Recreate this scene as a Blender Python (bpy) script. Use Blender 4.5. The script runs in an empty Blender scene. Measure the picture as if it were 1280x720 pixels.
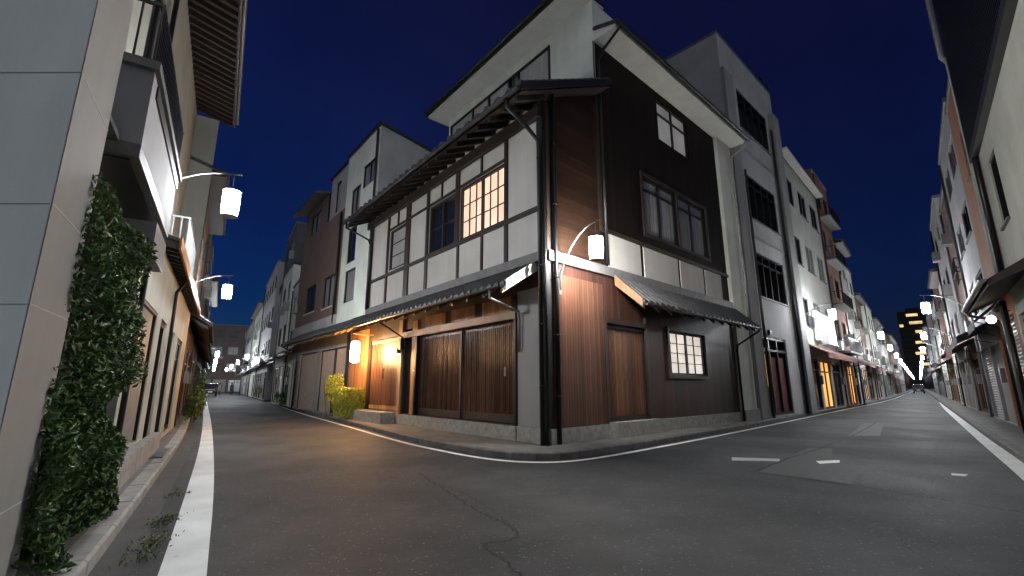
import bpy, bmesh, math, random
from mathutils import Matrix, Vector
R = math.radians
rnd = random.Random(7)
sc = bpy.context.scene
COL = sc.collection

# ------------------------------------------------------------------ camera
F_PX = 570.0
PITCH = math.atan(123.0 / F_PX)
cam_d = bpy.data.cameras.new('camera')
cam_d.sensor_width = 36.0
cam_d.lens = F_PX / 1280.0 * 36.0
cam_d.clip_end = 3000
cam_d.clip_start = 0.02
cam = bpy.data.objects.new('camera', cam_d)
COL.objects.link(cam)
cam.location = (0, 0, 1.2)
cam.rotation_euler = (math.pi / 2 + PITCH, 0, 0)
sc.camera = cam

# ------------------------------------------------------------------ sky and light (dusk)
SKY_STRENGTH = 0.085
SUN_STRENGTH = 0.58
w = bpy.data.worlds.new('World')
sc.world = w
w.use_nodes = True
nt = w.node_tree
bg = nt.nodes['Background']
sky = nt.nodes.new('ShaderNodeTexSky')
sky.sky_type = 'NISHITA'
sky.sun_disc = False
sky.sun_elevation = R(1.0)
sky.sun_rotation = R(300)
sky.dust_density = 0.0
sky.air_density = 1.0
sky.ozone_density = 7.0
tint = nt.nodes.new('ShaderNodeMix'); tint.data_type = 'RGBA'; tint.blend_type = 'MULTIPLY'
tint.inputs[0].default_value = 1.0
tint.inputs[7].default_value = (2.0, 0.70, 0.86, 1)
nt.links.new(sky.outputs[0], tint.inputs[6])
cl = nt.nodes.new('ShaderNodeTexNoise'); cl.inputs['Scale'].default_value = 2.2; cl.inputs['Detail'].default_value = 7; cl.inputs['Roughness'].default_value = 0.6
tcw = nt.nodes.new('ShaderNodeTexCoord'); nt.links.new(tcw.outputs['Generated'], cl.inputs['Vector'])
cr = nt.nodes.new('ShaderNodeValToRGB'); cr.color_ramp.elements[0].position = 0.35; cr.color_ramp.elements[0].color = (0.80, 0.82, 0.86, 1)
cr.color_ramp.elements[1].position = 0.70; cr.color_ramp.elements[1].color = (1.35, 1.2, 1.12, 1)
nt.links.new(cl.outputs[0], cr.inputs[0])
cm = nt.nodes.new('ShaderNodeMix'); cm.data_type = 'RGBA'; cm.blend_type = 'MULTIPLY'; cm.inputs[0].default_value = 1.0
glow = nt.nodes.new('ShaderNodeMix'); glow.data_type = 'RGBA'; glow.blend_type = 'ADD'; glow.inputs[0].default_value = 1.0
glow.inputs[7].default_value = (0.034, 0.014, 0.03, 1)
nt.links.new(tint.outputs[2], glow.inputs[6])
nt.links.new(glow.outputs[2], cm.inputs[6]); nt.links.new(cr.outputs[0], cm.inputs[7])
nt.links.new(cm.outputs[2], bg.inputs[0])
bg.inputs[1].default_value = SKY_STRENGTH
sd = bpy.data.lights.new('sun', 'SUN')
sd.energy = SUN_STRENGTH
sd.angle = R(80)
sd.color = (0.93, 0.98, 1.0)
sun = bpy.data.objects.new('sun', sd)
COL.objects.link(sun)
sun.rotation_euler = (R(52), 0, R(9))
sc.view_settings.view_transform = 'Standard'
sc.view_settings.look = 'None'
sc.view_settings.exposure = 0.0
sc.view_settings.gamma = 1.0
sc.view_settings.use_curve_mapping = False
sc.cycles.use_denoising = True
sc.cycles.max_bounces = 6
sc.cycles.diffuse_bounces = 3
sc.cycles.glossy_bounces = 3
sc.cycles.sample_clamp_indirect = 4.0
sc.cycles.use_light_tree = True

LAMP_POWER = 430.0
WARM_POWER = 290.0

# ------------------------------------------------------------------ materials
def nodes_of(name):
    m = bpy.data.materials.new(name)
    m.use_nodes = True
    n = m.node_tree.nodes
    return m, n, m.node_tree.links, n['Principled BSDF']

def ramp(n, l, src, stops):
    r = n.new('ShaderNodeValToRGB')
    e = r.color_ramp.elements
    e[0].position, e[0].color = stops[0][0], (*stops[0][1], 1)
    e[1].position, e[1].color = stops[-1][0], (*stops[-1][1], 1)
    for p, c in stops[1:-1]:
        k = e.new(p); k.color = (*c, 1)
    l.new(src, r.inputs[0])
    return r.outputs[0]

def mul(c, k):
    return tuple(min(1.0, v * k) for v in c)

def noise(n, l, scale, detail=4, vec=None, rough=0.6):
    t = n.new('ShaderNodeTexNoise')
    t.inputs['Scale'].default_value = scale
    t.inputs['Detail'].default_value = detail
    t.inputs['Roughness'].default_value = rough
    if vec is not None:
        l.new(vec, t.inputs['Vector'])
    return t.outputs[0]

def objvec(n, l, sx=1, sy=1, sz=1):
    tc = n.new('ShaderNodeTexCoord')
    mp = n.new('ShaderNodeMapping')
    mp.inputs['Scale'].default_value = (sx, sy, sz)
    l.new(tc.outputs['Object'], mp.inputs['Vector'])
    return mp.outputs[0]

def bump(n, l, p, src, strength, dist=0.01):
    b = n.new('ShaderNodeBump')
    b.inputs['Strength'].default_value = strength
    b.inputs['Distance'].default_value = dist
    l.new(src, b.inputs['Height'])
    l.new(b.outputs[0], p.inputs['Normal'])

def mixc(n, l, f, a, b, mode='MIX'):
    m = n.new('ShaderNodeMix'); m.data_type = 'RGBA'; m.blend_type = mode
    if isinstance(f, (int, float)): m.inputs[0].default_value = f
    else: l.new(f, m.inputs[0])
    for s, v in ((m.inputs[6], a), (m.inputs[7], b)):
        if isinstance(v, tuple): s.default_value = (*v, 1)
        else: l.new(v, s)
    return m.outputs[2]

def plaster(name, c, rough=0.85, var=0.14, b=0.25, streak=0.38):
    m, n, l, p = nodes_of(name)
    v = objvec(n, l)
    a = ramp(n, l, noise(n, l, 0.8, 6, v), [(0.3, mul(c, 1 - var)), (0.7, mul(c, 1 + var))])
    vs = objvec(n, l, 1.6, 1.6, 0.3)
    st = ramp(n, l, noise(n, l, 1.6, 5, vs), [(0.38, (0.78, 0.77, 0.75)), (0.6, (1, 1, 1))])
    l.new(mixc(n, l, streak, a, st, 'MULTIPLY'), p.inputs['Base Color'])
    p.inputs['Roughness'].default_value = rough
    bump(n, l, p, noise(n, l, 60, 5, v), b, 0.006)
    return m

def wood(name, c, board=0.12, rough=0.45, groove=0.08, horizontal=False, var=0.35, spec=0.5):
    m, n, l, p = nodes_of(name)
    tc = n.new('ShaderNodeTexCoord')
    sx = n.new('ShaderNodeSeparateXYZ'); l.new(tc.outputs['Object'], sx.inputs[0])
    ax = sx.outputs[2] if horizontal else sx.outputs[0]
    d = n.new('ShaderNodeMath'); d.operation = 'DIVIDE'; l.new(ax, d.inputs[0]); d.inputs[1].default_value = board
    fl = n.new('ShaderNodeMath'); fl.operation = 'FLOOR'; l.new(d.outputs[0], fl.inputs[0])
    fr = n.new('ShaderNodeMath'); fr.operation = 'FRACT'; l.new(d.outputs[0], fr.inputs[0])
    wn = n.new('ShaderNodeTexWhiteNoise'); wn.noise_dimensions = '1D'; l.new(fl.outputs[0], wn.inputs['W'])
    base = ramp(n, l, wn.outputs[0], [(0, mul(c, 1 - var)), (1, mul(c, 1 + var))])
    v = objvec(n, l, 2, 12, 40) if horizontal else objvec(n, l, 40, 12, 2)
    g = ramp(n, l, noise(n, l, 1.5, 5, v), [(0.3, (0.62, 0.6, 0.58)), (0.7, (1.15, 1.12, 1.1))])
    big = ramp(n, l, noise(n, l, 0.9, 5, objvec(n, l)), [(0.3, (0.75, 0.75, 0.75)), (0.7, (1.1, 1.1, 1.1))])
    col = mixc(n, l, 1.0, mixc(n, l, 1.0, base, g, 'MULTIPLY'), big, 'MULTIPLY')
    p.inputs['Specular IOR Level'].default_value = spec
    # joint between the boards
    a1 = n.new('ShaderNodeMath'); a1.operation = 'SUBTRACT'; l.new(fr.outputs[0], a1.inputs[0]); a1.inputs[1].default_value = 0.5
    a2 = n.new('ShaderNodeMath'); a2.operation = 'ABSOLUTE'; l.new(a1.outputs[0], a2.inputs[0])
    a3 = n.new('ShaderNodeMath'); a3.operation = 'GREATER_THAN'; l.new(a2.outputs[0], a3.inputs[0]); a3.inputs[1].default_value = 0.5 - groove
    l.new(mixc(n, l, a3.outputs[0], col, mul(c, 0.25)), p.inputs['Base Color'])
    inv = n.new('ShaderNodeMath'); inv.operation = 'SUBTRACT'; inv.inputs[0].default_value = 1; l.new(a3.outputs[0], inv.inputs[1])
    bump(n, l, p, inv.outputs[0], 0.6, 0.008)
    p.inputs['Roughness'].default_value = rough
    return m

def simple(name, c, rough=0.5, metal=0.0, var=0.1, scale=6, b=0.0):
    m, n, l, p = nodes_of(name)
    v = objvec(n, l)
    l.new(ramp(n, l, noise(n, l, scale, 4, v), [(0.3, mul(c, 1 - var)), (0.7, mul(c, 1 + var))]), p.inputs['Base Color'])
    p.inputs['Metallic'].default_value = metal
    p.inputs['Roughness'].default_value = rough
    if b: bump(n, l, p, noise(n, l, 45, 4, v), b, 0.006)
    return m

def emis(name, c, s, pattern=None):
    m, n, l, p = nodes_of(name)
    p.inputs['Base Color'].default_value = (*mul(c, 0.8), 1)
    p.inputs['Emission Strength'].default_value = s
    if pattern:
        v = objvec(n, l, *pattern)
        l.new(ramp(n, l, noise(n, l, 1.2, 3, v), [(0.3, mul(c, 0.55)), (0.65, c)]), p.inputs['Emission Color'])
    else:
        p.inputs['Emission Color'].default_value = (*c, 1)
    return m

def glass_dark(name, c, rough=0.06, curtain=None):
    m, n, l, p = nodes_of(name)
    if curtain:
        v = objvec(n, l, 26, 26, 0.6)
        l.new(ramp(n, l, noise(n, l, 1.0, 2, v), [(0.35, c), (0.65, curtain)]), p.inputs['Base Color'])
    else:
        p.inputs['Base Color'].default_value = (*c, 1)
    p.inputs['Roughness'].default_value = rough
    p.inputs['Specular IOR Level'].default_value = 0.7
    return m

def asphalt():
    m, n, l, p = nodes_of('asphalt')
    v = objvec(n, l)
    big = ramp(n, l, noise(n, l, 0.28, 8, v, 0.65), [(0.36, (0.021, 0.024, 0.028)), (0.5, (0.034, 0.037, 0.042)), (0.61, (0.058, 0.061, 0.066))])
    fine = ramp(n, l, noise(n, l, 95, 3, v), [(0.35, (0.78, 0.78, 0.78)), (0.65, (1.16, 1.16, 1.16))])
    vo = n.new('ShaderNodeTexVoronoi'); vo.inputs['Scale'].default_value = 70; l.new(v, vo.inputs['Vector'])
    wn = n.new('ShaderNodeTexWhiteNoise'); l.new(vo.outputs['Color'], wn.inputs['Vector'])
    st = ramp(n, l, wn.outputs[0], [(0.975, (0, 0, 0)), (0.995, (1, 1, 1))])
    col = mixc(n, l, 1.0, big, fine, 'MULTIPLY')
    l.new(mixc(n, l, st, col, (0.12, 0.12, 0.12)), p.inputs['Base Color'])
    l.new(ramp(n, l, noise(n, l, 0.5, 5, v), [(0.3, (0.62,) * 3), (0.7, (0.82,) * 3)]), p.inputs['Roughness'])
    p.inputs['Specular IOR Level'].default_value = 0.28
    bump(n, l, p, noise(n, l, 60, 5, v), 0.9, 0.016)
    return m

def worn_paint(name, c):
    m, n, l, p = nodes_of(name)
    v = objvec(n, l)
    f = ramp(n, l, noise(n, l, 9, 8, v, 0.72), [(0.28, (0, 0, 0)), (0.36, (1, 1, 1))])
    l.new(mixc(n, l, f, (0.12, 0.12, 0.12), ramp(n, l, noise(n, l, 1.5, 6, v), [(0.3, mul(c, 0.72)), (0.7, c)])), p.inputs['Base Color'])
    p.inputs['Roughness'].default_value = 0.6
    bump(n, l, p, noise(n, l, 70, 4, v), 0.35, 0.008)
    return m

def leafmat(name, a, b):
    m, n, l, p = nodes_of(name)
    v = objvec(n, l)
    l.new(ramp(n, l, noise(n, l, 9, 3, v), [(0.35, a), (0.65, b)]), p.inputs['Base Color'])
    p.inputs['Roughness'].default_value = 0.5
    return m

M = dict(
    asphalt=asphalt(),
    patch=simple('asphalt_patch', (0.043, 0.044, 0.047), 0.75, var=0.25, scale=14, b=0.6),
    patch_dark=simple('asphalt_patch_dark', (0.032, 0.032, 0.034), 0.7, var=0.25, scale=14, b=0.5),
    seal=simple('crack_seal', (0.010, 0.010, 0.011), 0.9, var=0.3, scale=20),
    paint=worn_paint('road_paint', (0.86, 0.88, 0.88)),
    paint_old=worn_paint('old_road_paint', (0.42, 0.42, 0.42)),
    kerb=simple('kerb_stone', (0.30, 0.30, 0.29), 0.8, var=0.3, scale=5, b=0.5),
    kerb_dark=simple('weathered_kerb_stone', (0.105, 0.10, 0.095), 0.8, var=0.35, scale=5, b=0.5),
    walk=simple('pavement', (0.13, 0.128, 0.122), 0.8, var=0.3, scale=3, b=0.5),
    gutter=simple('gutter_concrete', (0.045, 0.045, 0.043), 0.8, var=0.35, scale=4, b=0.5),
    grate=simple('drain_grate', (0.03, 0.03, 0.03), 0.5, metal=0.6),
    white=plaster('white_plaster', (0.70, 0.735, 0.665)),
    panel=plaster('off_white_panel', (0.50, 0.48, 0.455), var=0.1),
    drab=plaster('drab_white_render', (0.44, 0.45, 0.41)),
    cream=plaster('cream_plaster', (0.30, 0.30, 0.265)),
    grey=plaster('grey_plaster', (0.27, 0.27, 0.27)),
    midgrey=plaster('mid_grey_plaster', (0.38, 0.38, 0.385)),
    dgrey=plaster('dark_grey_plaster', (0.10, 0.10, 0.105)),
    brown=plaster('brown_render', (0.17, 0.115, 0.095)),
    redbrown=plaster('red_brown_render', (0.24, 0.12, 0.085)),
    orange=plaster('terracotta_render', (0.36, 0.17, 0.10)),
    lilac=plaster('pale_grey_render', (0.36, 0.36, 0.385)),
    pink=plaster('pinkish_render', (0.10, 0.078, 0.075)),
    stone=plaster('pillar_cladding', (0.80, 0.85, 0.81), var=0.06, b=0.15),
    taupe=plaster('taupe_cladding', (0.29, 0.278, 0.268), var=0.06, b=0.12),
    joint=simple('joint', (0.46, 0.48, 0.47), 0.9),
    granite=simple('granite_plinth', (0.26, 0.255, 0.24), 0.75, var=0.3, scale=9, b=0.4),
    wood_dark=wood('dark_timber_boards', (0.012, 0.0075, 0.006), 0.13, 0.7, 0.06, spec=0.12),
    wood_brown=wood('brown_timber_boards', (0.060, 0.027, 0.020), 0.13, 0.5, 0.06, spec=0.3),
    wood_red=wood('red_brown_timber_boards', (0.115, 0.052, 0.032), 0.085, 0.42, 0.08),
    wood_slat=wood('slatted_timber', (0.17, 0.080, 0.045), 0.048, 0.40, 0.16),
    wood_door=wood('sliding_door_timber', (0.11, 0.055, 0.037), 0.075, 0.26, 0.07, var=0.45),
    wood_gold=wood('golden_timber', (0.40, 0.18, 0.075), 0.14, 0.45, 0.03),
    wood_hor=wood('horizontal_boards', (0.036, 0.018, 0.0105), 0.14, 0.5, 0.05, horizontal=True, spec=0.25),
    beam=wood('beam_timber', (0.030, 0.020, 0.016), 0.5, 0.5, 0.0),
    beam_light=wood('light_beam_timber', (0.34, 0.20, 0.11), 0.5, 0.5, 0.0),
    black=simple('black_metal', (0.012, 0.012, 0.013), 0.38, metal=0.3),
    dmetal=simple('dark_metal', (0.035, 0.036, 0.038), 0.4, metal=0.5),
    metal=simple('grey_metal', (0.20, 0.20, 0.20), 0.4, metal=0.6),
    pipe_white=simple('pale_pipe', (0.36, 0.36, 0.34), 0.45),
    tile=simple('roof_tile', (0.055, 0.056, 0.060), 0.5, var=0.35, scale=8, b=0.2),
    flash=simple('flashing', (0.13, 0.13, 0.13), 0.6, metal=0.1, var=0.2),
    soffit=plaster('soffit', (0.66, 0.66, 0.62), var=0.06),
    shutter=simple('shutter_slats', (0.27, 0.26, 0.26), 0.5, metal=0.2, var=0.15),
    shutter_tan=simple('tan_shutter', (0.30, 0.255, 0.23), 0.55, var=0.15),
    awn_red=simple('dark_red_canvas', (0.13, 0.018, 0.022), 0.8, var=0.25),
    awn_dark=simple('dark_canvas', (0.022, 0.018, 0.018), 0.8, var=0.25),
    awn_pink=simple('faded_red_canvas', (0.34, 0.17, 0.15), 0.8, var=0.2),
    glass=glass_dark('dark_glass', (0.012, 0.013, 0.016)),
    curtain=glass_dark('curtained_glass', (0.16, 0.16, 0.165), 0.2, (0.34, 0.34, 0.34)),
    blind=glass_dark('blind_glass', (0.30, 0.30, 0.29), 0.3, (0.42, 0.42, 0.41)),
    lamp=emis('lantern_glow', (0.93, 0.97, 1.0), LAMP_POWER),
    lamp_corner=emis('corner_lantern_glow', (1.0, 0.97, 0.92), LAMP_POWER * 1.7),
    warm_lamp=emis('paper_lantern_glow', (1.0, 0.53, 0.22), WARM_POWER),
    small_lamp=emis('small_lamp_glow', (1.0, 0.85, 0.68), 13.0),
    lit_warm=emis('lit_window', (1.0, 0.70, 0.52), 0.95, (2.0, 2.0, 0.8)),
    lit_shoji=emis('lit_paper_window', (1.0, 0.90, 0.80), 0.95, (1.2, 1.2, 1.2)),
    lit_dim=emis('dimly_lit_window', (0.85, 0.83, 0.80), 0.13, (1.6, 1.6, 1.6)),
    lit_amber=emis('amber_shop_light', (1.0, 0.48, 0.13), 1.3, (1.5, 1.5, 0.8)),
    lit_tower=emis('tower_window_light', (1.0, 0.72, 0.35), 1.2, (0.4, 0.4, 0.4)),
    sign_lit=emis('lit_sign', (0.95, 0.97, 1.0), 0.45, (1.2, 1.2, 3.0)),
    tail=emis('tail_light', (1.0, 0.06, 0.03), 2.5),
    leaf=leafmat('dark_leaves', (0.026, 0.066, 0.015), (0.085, 0.165, 0.035)),
    leaf_y=leafmat('yellow_green_leaves', (0.12, 0.19, 0.02), (0.50, 0.52, 0.06)),
    stem=simple('stems', (0.05, 0.035, 0.02), 0.8),
    car=simple('black_car_paint', (0.012, 0.012, 0.014), 0.25),
    car_red=simple('red_car_paint', (0.25, 0.015, 0.015), 0.3),
    rubber=simple('rubber', (0.015, 0.015, 0.015), 0.8),
    cloth=simple('dark_clothing', (0.02, 0.02, 0.024), 0.85),
    cloth2=simple('grey_clothing', (0.16, 0.15, 0.14), 0.85),
    skin=simple('skin', (0.42, 0.26, 0.19), 0.6),
    plate=simple('pale_plate', (0.6, 0.58, 0.5), 0.5),
)

# ------------------------------------------------------------------ mesh builder
class MB:
    def __init__(s): s.v = []; s.f = []
    def quad(s, *p):
        i = len(s.v); s.v += [tuple(q) for q in p]; s.f.append(tuple(range(i, i + len(p)))); return s
    def box(s, x0, x1, y0, y1, z0, z1):
        i = len(s.v)
        s.v += [(x0, y0, z0), (x1, y0, z0), (x1, y1, z0), (x0, y1, z0), (x0, y0, z1), (x1, y0, z1), (x1, y1, z1), (x0, y1, z1)]
        for q in ((0, 3, 2, 1), (4, 5, 6, 7), (0, 1, 5, 4), (1, 2, 6, 5), (2, 3, 7, 6), (3, 0, 4, 7)):
            s.f.append(tuple(i + k for k in q))
        return s
    def prism(s, prof, x0, x1):
        # prof: list of (y, z) extruded along x
        n = len(prof); i = len(s.v)
        s.v += [(x0, y, z) for y, z in prof] + [(x1, y, z) for y, z in prof]
        s.f.append(tuple(i + k for k in range(n)))
        s.f.append(tuple(i + n + k for k in reversed(range(n))))
        for k in range(n):
            k2 = (k + 1) % n
            s.f.append((i + k, i + n + k, i + n + k2, i + k2))
        return s
    def poly(s, pts, z0, z1):
        n = len(pts); i = len(s.v)
        s.v += [(x, y, z0) for x, y in pts] + [(x, y, z1) for x, y in pts]
        s.f.append(tuple(i + k for k in reversed(range(n))))
        s.f.append(tuple(i + n + k for k in range(n)))
        for k in range(n):
            k2 = (k + 1) % n
            s.f.append((i + k, i + k2, i + n + k2, i + n + k))
        return s
    def tube(s, pts, r, n=8, r1=None):
        pts = [Vector(p) for p in pts]; rings = []
        m = len(pts)
        ref = None
        for k, p in enumerate(pts):
            if k == 0: t = pts[1] - p
            elif k == m - 1: t = p - pts[k - 1]
            else: t = (pts[k + 1] - p).normalized() + (p - pts[k - 1]).normalized()
            t.normalize()
            if ref is None:
                ref = Vector((0, 0, 1)) if abs(t.z) < 0.9 else Vector((1, 0, 0))
            a = t.cross(ref)
            if a.length < 1e-4: a = t.cross(Vector((0.3, 1, 0.2)))
            a.normalize(); b = t.cross(a).normalized(); ref = b.cross(t) if False else ref
            rr = r if r1 is None else r + (r1 - r) * k / (m - 1)
            i = len(s.v)
            s.v += [tuple(p + (a * math.cos(2 * math.pi * j / n) + b * math.sin(2 * math.pi * j / n)) * rr) for j in range(n)]
            rings.append(i)
        for q in range(m - 1):
            i, j2 = rings[q], rings[q + 1]
            for j in range(n):
                j3 = (j + 1) % n
                s.f.append((i + j, i + j3, j2 + j3, j2 + j))
        s.f.append(tuple(rings[0] + j for j in reversed(range(n))))
        s.f.append(tuple(rings[-1] + j for j in range(n)))
        return s
    def lathe(s, prof, cx=0, cy=0, n=16):
        i = len(s.v)
        for r, z in prof:
            s.v += [(cx + r * math.cos(2 * math.pi * j / n), cy + r * math.sin(2 * math.pi * j / n), z) for j in range(n)]
        for k in range(len(prof) - 1):
            for j in range(n):
                j2 = (j + 1) % n
                a = i + k * n
                s.f.append((a + j, a + j2, a + n + j2, a + n + j))
        s.f.append(tuple(i + j for j in reversed(range(n))))
        s.f.append(tuple(i + (len(prof) - 1) * n + j for j in range(n)))
        return s
    def wall(s, x0, x1, z0, z1, holes=(), y=0.0, d=0.14):
        # vertical wall in the xz plane at y with real openings and reveals of depth d
        hs = [h for h in holes if h[0] < x1 and h[1] > x0 and h[2] < z1 and h[3] > z0]
        xs = sorted({x0, x1} | {min(max(v, x0), x1) for h in hs for v in h[:2]})
        zs = sorted({z0, z1} | {min(max(v, z0), z1) for h in hs for v in h[2:4]})
        for a, b in zip(xs, xs[1:]):
            for c, e in zip(zs, zs[1:]):
                mx, mz = (a + b) / 2, (c + e) / 2
                if any(h[0] < mx < h[1] and h[2] < mz < h[3] for h in hs): continue
                s.quad((a, y, c), (b, y, c), (b, y, e), (a, y, e))
        for h in hs:
            a, b, c, e = h[:4]
            s.quad((a, y, c), (a, y, e), (a, y + d, e), (a, y + d, c))
            s.quad((b, y, c), (b, y + d, c), (b, y + d, e), (b, y, e))
            s.quad((a, y, e), (b, y, e), (b, y + d, e), (a, y + d, e))
            s.quad((a, y, c), (a, y + d, c), (b, y + d, c), (b, y, c))
        return s
    def build(s, name, mat, parent=None, frame=None, smooth=False):
        me = bpy.data.meshes.new(name)
        me.from_pydata(s.v, [], s.f)
        me.materials.append(mat)
        bm = bmesh.new(); bm.from_mesh(me)
        if smooth != 'leaf' and len(bm.faces) < 60000:
            bmesh.ops.recalc_face_normals(bm, faces=bm.faces)
        bm.to_mesh(me); bm.free()
        if smooth is True:
            for p in me.polygons: p.use_smooth = len(p.vertices) == 4
        me.update()
        o = bpy.data.objects.new(name, me)
        COL.objects.link(o)
        if parent is not None:
            o.parent = parent
            pf = FR[parent.name]
            fr = frame if frame is not None else pf
            o.matrix_basis = pf.inverted() @ fr
            FR[o.name] = fr
        else:
            fr = frame if frame is not None else Matrix.Identity(4)
            o.matrix_basis = fr
            FR[o.name] = fr
        return o

FR = {}
def frame(x, y, deg, z=0.0):
    return Matrix.Translation((x, y, z)) @ Matrix.Rotation(R(deg), 4, 'Z')

def tag(o, label=None, cat=None, group=None, kind=None):
    if label: o['label'] = label
    if cat: o['category'] = cat
    if group: o['group'] = group
    if kind: o['kind'] = kind
    return o

def thing(name, fr, label, cat, group=None):
    o = bpy.data.objects.new(name, None)
    COL.objects.link(o)
    o.empty_display_size = 0.3
    o.matrix_basis = fr
    FR[o.name] = fr
    return tag(o, label, cat, group)

def struct(name, mb, mat, fr=None):
    return tag(mb.build(name, mat, None, fr), kind='structure')

# ------------------------------------------------------------------ building pieces (all in facade coordinates: x along, -y to the street)
def window(par, fr, x0, x1, z0, z1, y=0.0, leaves=2, rows=1, cols=1, pane='glass', fm='black', fw=0.05, sill=None, transom=None, depth=0.10, name='window'):
    f = MB()
    yb = y + depth
    f.box(x0, x0 + fw, y + 0.03, yb, z0, z1).box(x1 - fw, x1, y + 0.03, yb, z0, z1)
    f.box(x0 + fw, x1 - fw, y + 0.032, yb, z0, z0 + fw).box(x0 + fw, x1 - fw, y + 0.032, yb, z1 - fw, z1)
    zt = z1 - fw
    if transom:
        zt = z1 - fw - transom
        f.box(x0 + fw, x1 - fw, y + 0.034, yb, zt, zt + fw * 0.8)
    lw = (x1 - x0 - 2 * fw) / leaves
    for k in range(1, leaves):
        xx = x0 + fw + k * lw
        f.box(xx - fw * 0.6, xx + fw * 0.6, y + 0.036, yb, z0 + fw, z1 - fw)
    t = 0.010 if cols * rows > 2 else 0.014
    for k in range(leaves):
        a = x0 + fw + k * lw
        for c in range(1, cols):
            xx = a + c * lw / cols
            f.box(xx - t, xx + t, y + 0.055, yb - 0.012, z0 + fw, zt)
        for r_ in range(1, rows):
            zz = z0 + fw + r_ * (zt - z0 - fw) / rows
            f.box(a, a + lw, y + 0.057, yb - 0.013, zz - t, zz + t)
    o = f.build(name, M[fm], par, fr)
    p = MB().quad((x0 + fw * .5, yb - 0.01, z0 + fw * .5), (x1 - fw * .5, yb - 0.01, z0 + fw * .5), (x1 - fw * .5, yb - 0.01, z1 - fw * .5), (x0 + fw * .5, yb - 0.01, z1 - fw * .5))
    p.build('pane', M[pane], o, fr)
    if sill:
        MB().box(x0 - 0.05, x1 + 0.05, y - 0.05, y + 0.029, z0 - 0.05, z0 - 0.002).build('sill', M[sill], o, fr)
    return o

def shutter(par, fr, x0, x1, z0, z1, y=0.1, mat='shutter', vertical=False, name='shutter'):
    m = MB()
    if vertical:
        n = max(2, int((x1 - x0) / 0.11))
        w_ = (x1 - x0) / n
        for k in range(n):
            a = x0 + k * w_
            m.prism([(0, 0)], 0, 0) if False else None
            m.quad((a, y, z0), (a + w_ * .5, y - 0.02, z0), (a + w_ * .5, y - 0.02, z1), (a, y, z1))
            m.quad((a + w_ * .5, y - 0.02, z0), (a + w_, y, z0), (a + w_, y, z1), (a + w_ * .5, y - 0.02, z1))
    else:
        n = max(2, int((z1 - z0) / 0.085))
        h_ = (z1 - z0) / n
        for k in range(n):
            c = z0 + k * h_
            m.quad((x0, y, c), (x1, y, c), (x1, y - 0.022, c + h_ * .45), (x0, y - 0.022, c + h_ * .45))
            m.quad((x0, y - 0.022, c + h_ * .45), (x1, y - 0.022, c + h_ * .45), (x1, y, c + h_), (x0, y, c + h_))
    o = m.build(name, M[mat], par, fr)
    g = MB()
    g.box(x0 - 0.05, x0 - 0.002, y - 0.05, y + 0.02, z0, z1).box(x1 + 0.002, x1 + 0.05, y - 0.05, y + 0.02, z0, z1)
    g.box(x0 - 0.05, x1 + 0.05, y - 0.052, y + 0.02, z1 + 0.002, z1 + 0.07)
    g.build('shutter_frame', M['black'], o, fr)
    return o

def tile_roof(par, fr, x0, x1, yi, zi, yo, zo, pitch=0.24, r=0.062, thick=0.05, name='roof', ends=True):
    # barrel tiled slope from (yi, zi) at the wall down to (yo, zo) at the eave
    m = MB()
    m.prism([(yi, zi), (yo, zo), (yo, zo - thick), (yi, zi - thick)], x0, x1)
    dy, dz = yo - yi, zo - zi
    L = math.hypot(dy, dz); uy, uz = dy / L, dz / L
    ny, nz = -uz, uy
    if nz < 0: ny, nz = -ny, -nz
    n = max(1, int(round((x1 - x0) / pitch)))
    pw = (x1 - x0) / n
    courses = max(2, int(L / 0.24))
    segs = 6
    for k in range(n + 1):
        cx = x0 + k * pw
        cx = min(max(cx, x0 + r * .6), x1 - r * .6)
        for c in range(courses):
            a, b = L * c / courses, L * (c + 1) / courses
            ra, rb = r * 0.86, r
            i = len(m.v)
            for (tt, rr) in ((a, ra), (b + 0.012, rb)):
                for j in range(segs + 1):
                    an = math.pi * j / segs
                    ox, oz = math.cos(an) * rr, math.sin(an) * rr * 1.0
                    m.v.append((cx + ox, yi + uy * tt + ny * oz, zi + uz * tt + nz * oz))
            for j in range(segs):
                m.f.append((i + j, i + j + 1, i + segs + 2 + j, i + segs + 1 + j))
            m.f.append(tuple(i + segs + 1 + j for j in range(segs + 1)))
        # round end tile
        if ends:
            m.v_base = len(m.v)
            i = len(m.v); q = 10
            for d_ in (0.0, 0.045):
                for j in range(q):
                    an = 2 * math.pi * j / q
                    m.v.append((cx + math.cos(an) * r * 1.08, yo + uy * d_, zo + uz * d_ + nz * .01 + math.sin(an) * r * 1.08))
            m.f.append(tuple(i + j for j in range(q))); m.f.append(tuple(i + q + j for j in range(q)))
            for j in range(q):
                m.f.append((i + j, i + (j + 1) % q, i + q + (j + 1) % q, i + q + j))
    # valley tiles, stepped
    for c in range(courses):
        a, b = L * c / courses, L * (c + 1) / courses
        h0, h1 = 0.006, 0.024
        p0 = (yi + uy * a + ny * h0, zi + uz * a + nz * h0); p1 = (yi + uy * b + ny * h1, zi + uz * b + nz * h1)
        m.quad((x0, *p0), (x1, *p0), (x1, *p1), (x0, *p1))
        m.quad((x0, *p1), (x1, *p1), (x1, yi + uy * b, zi + uz * b), (x0, yi + uy * b, zi + uz * b))
    return m.build(name, M['tile'], par, fr)

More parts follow.
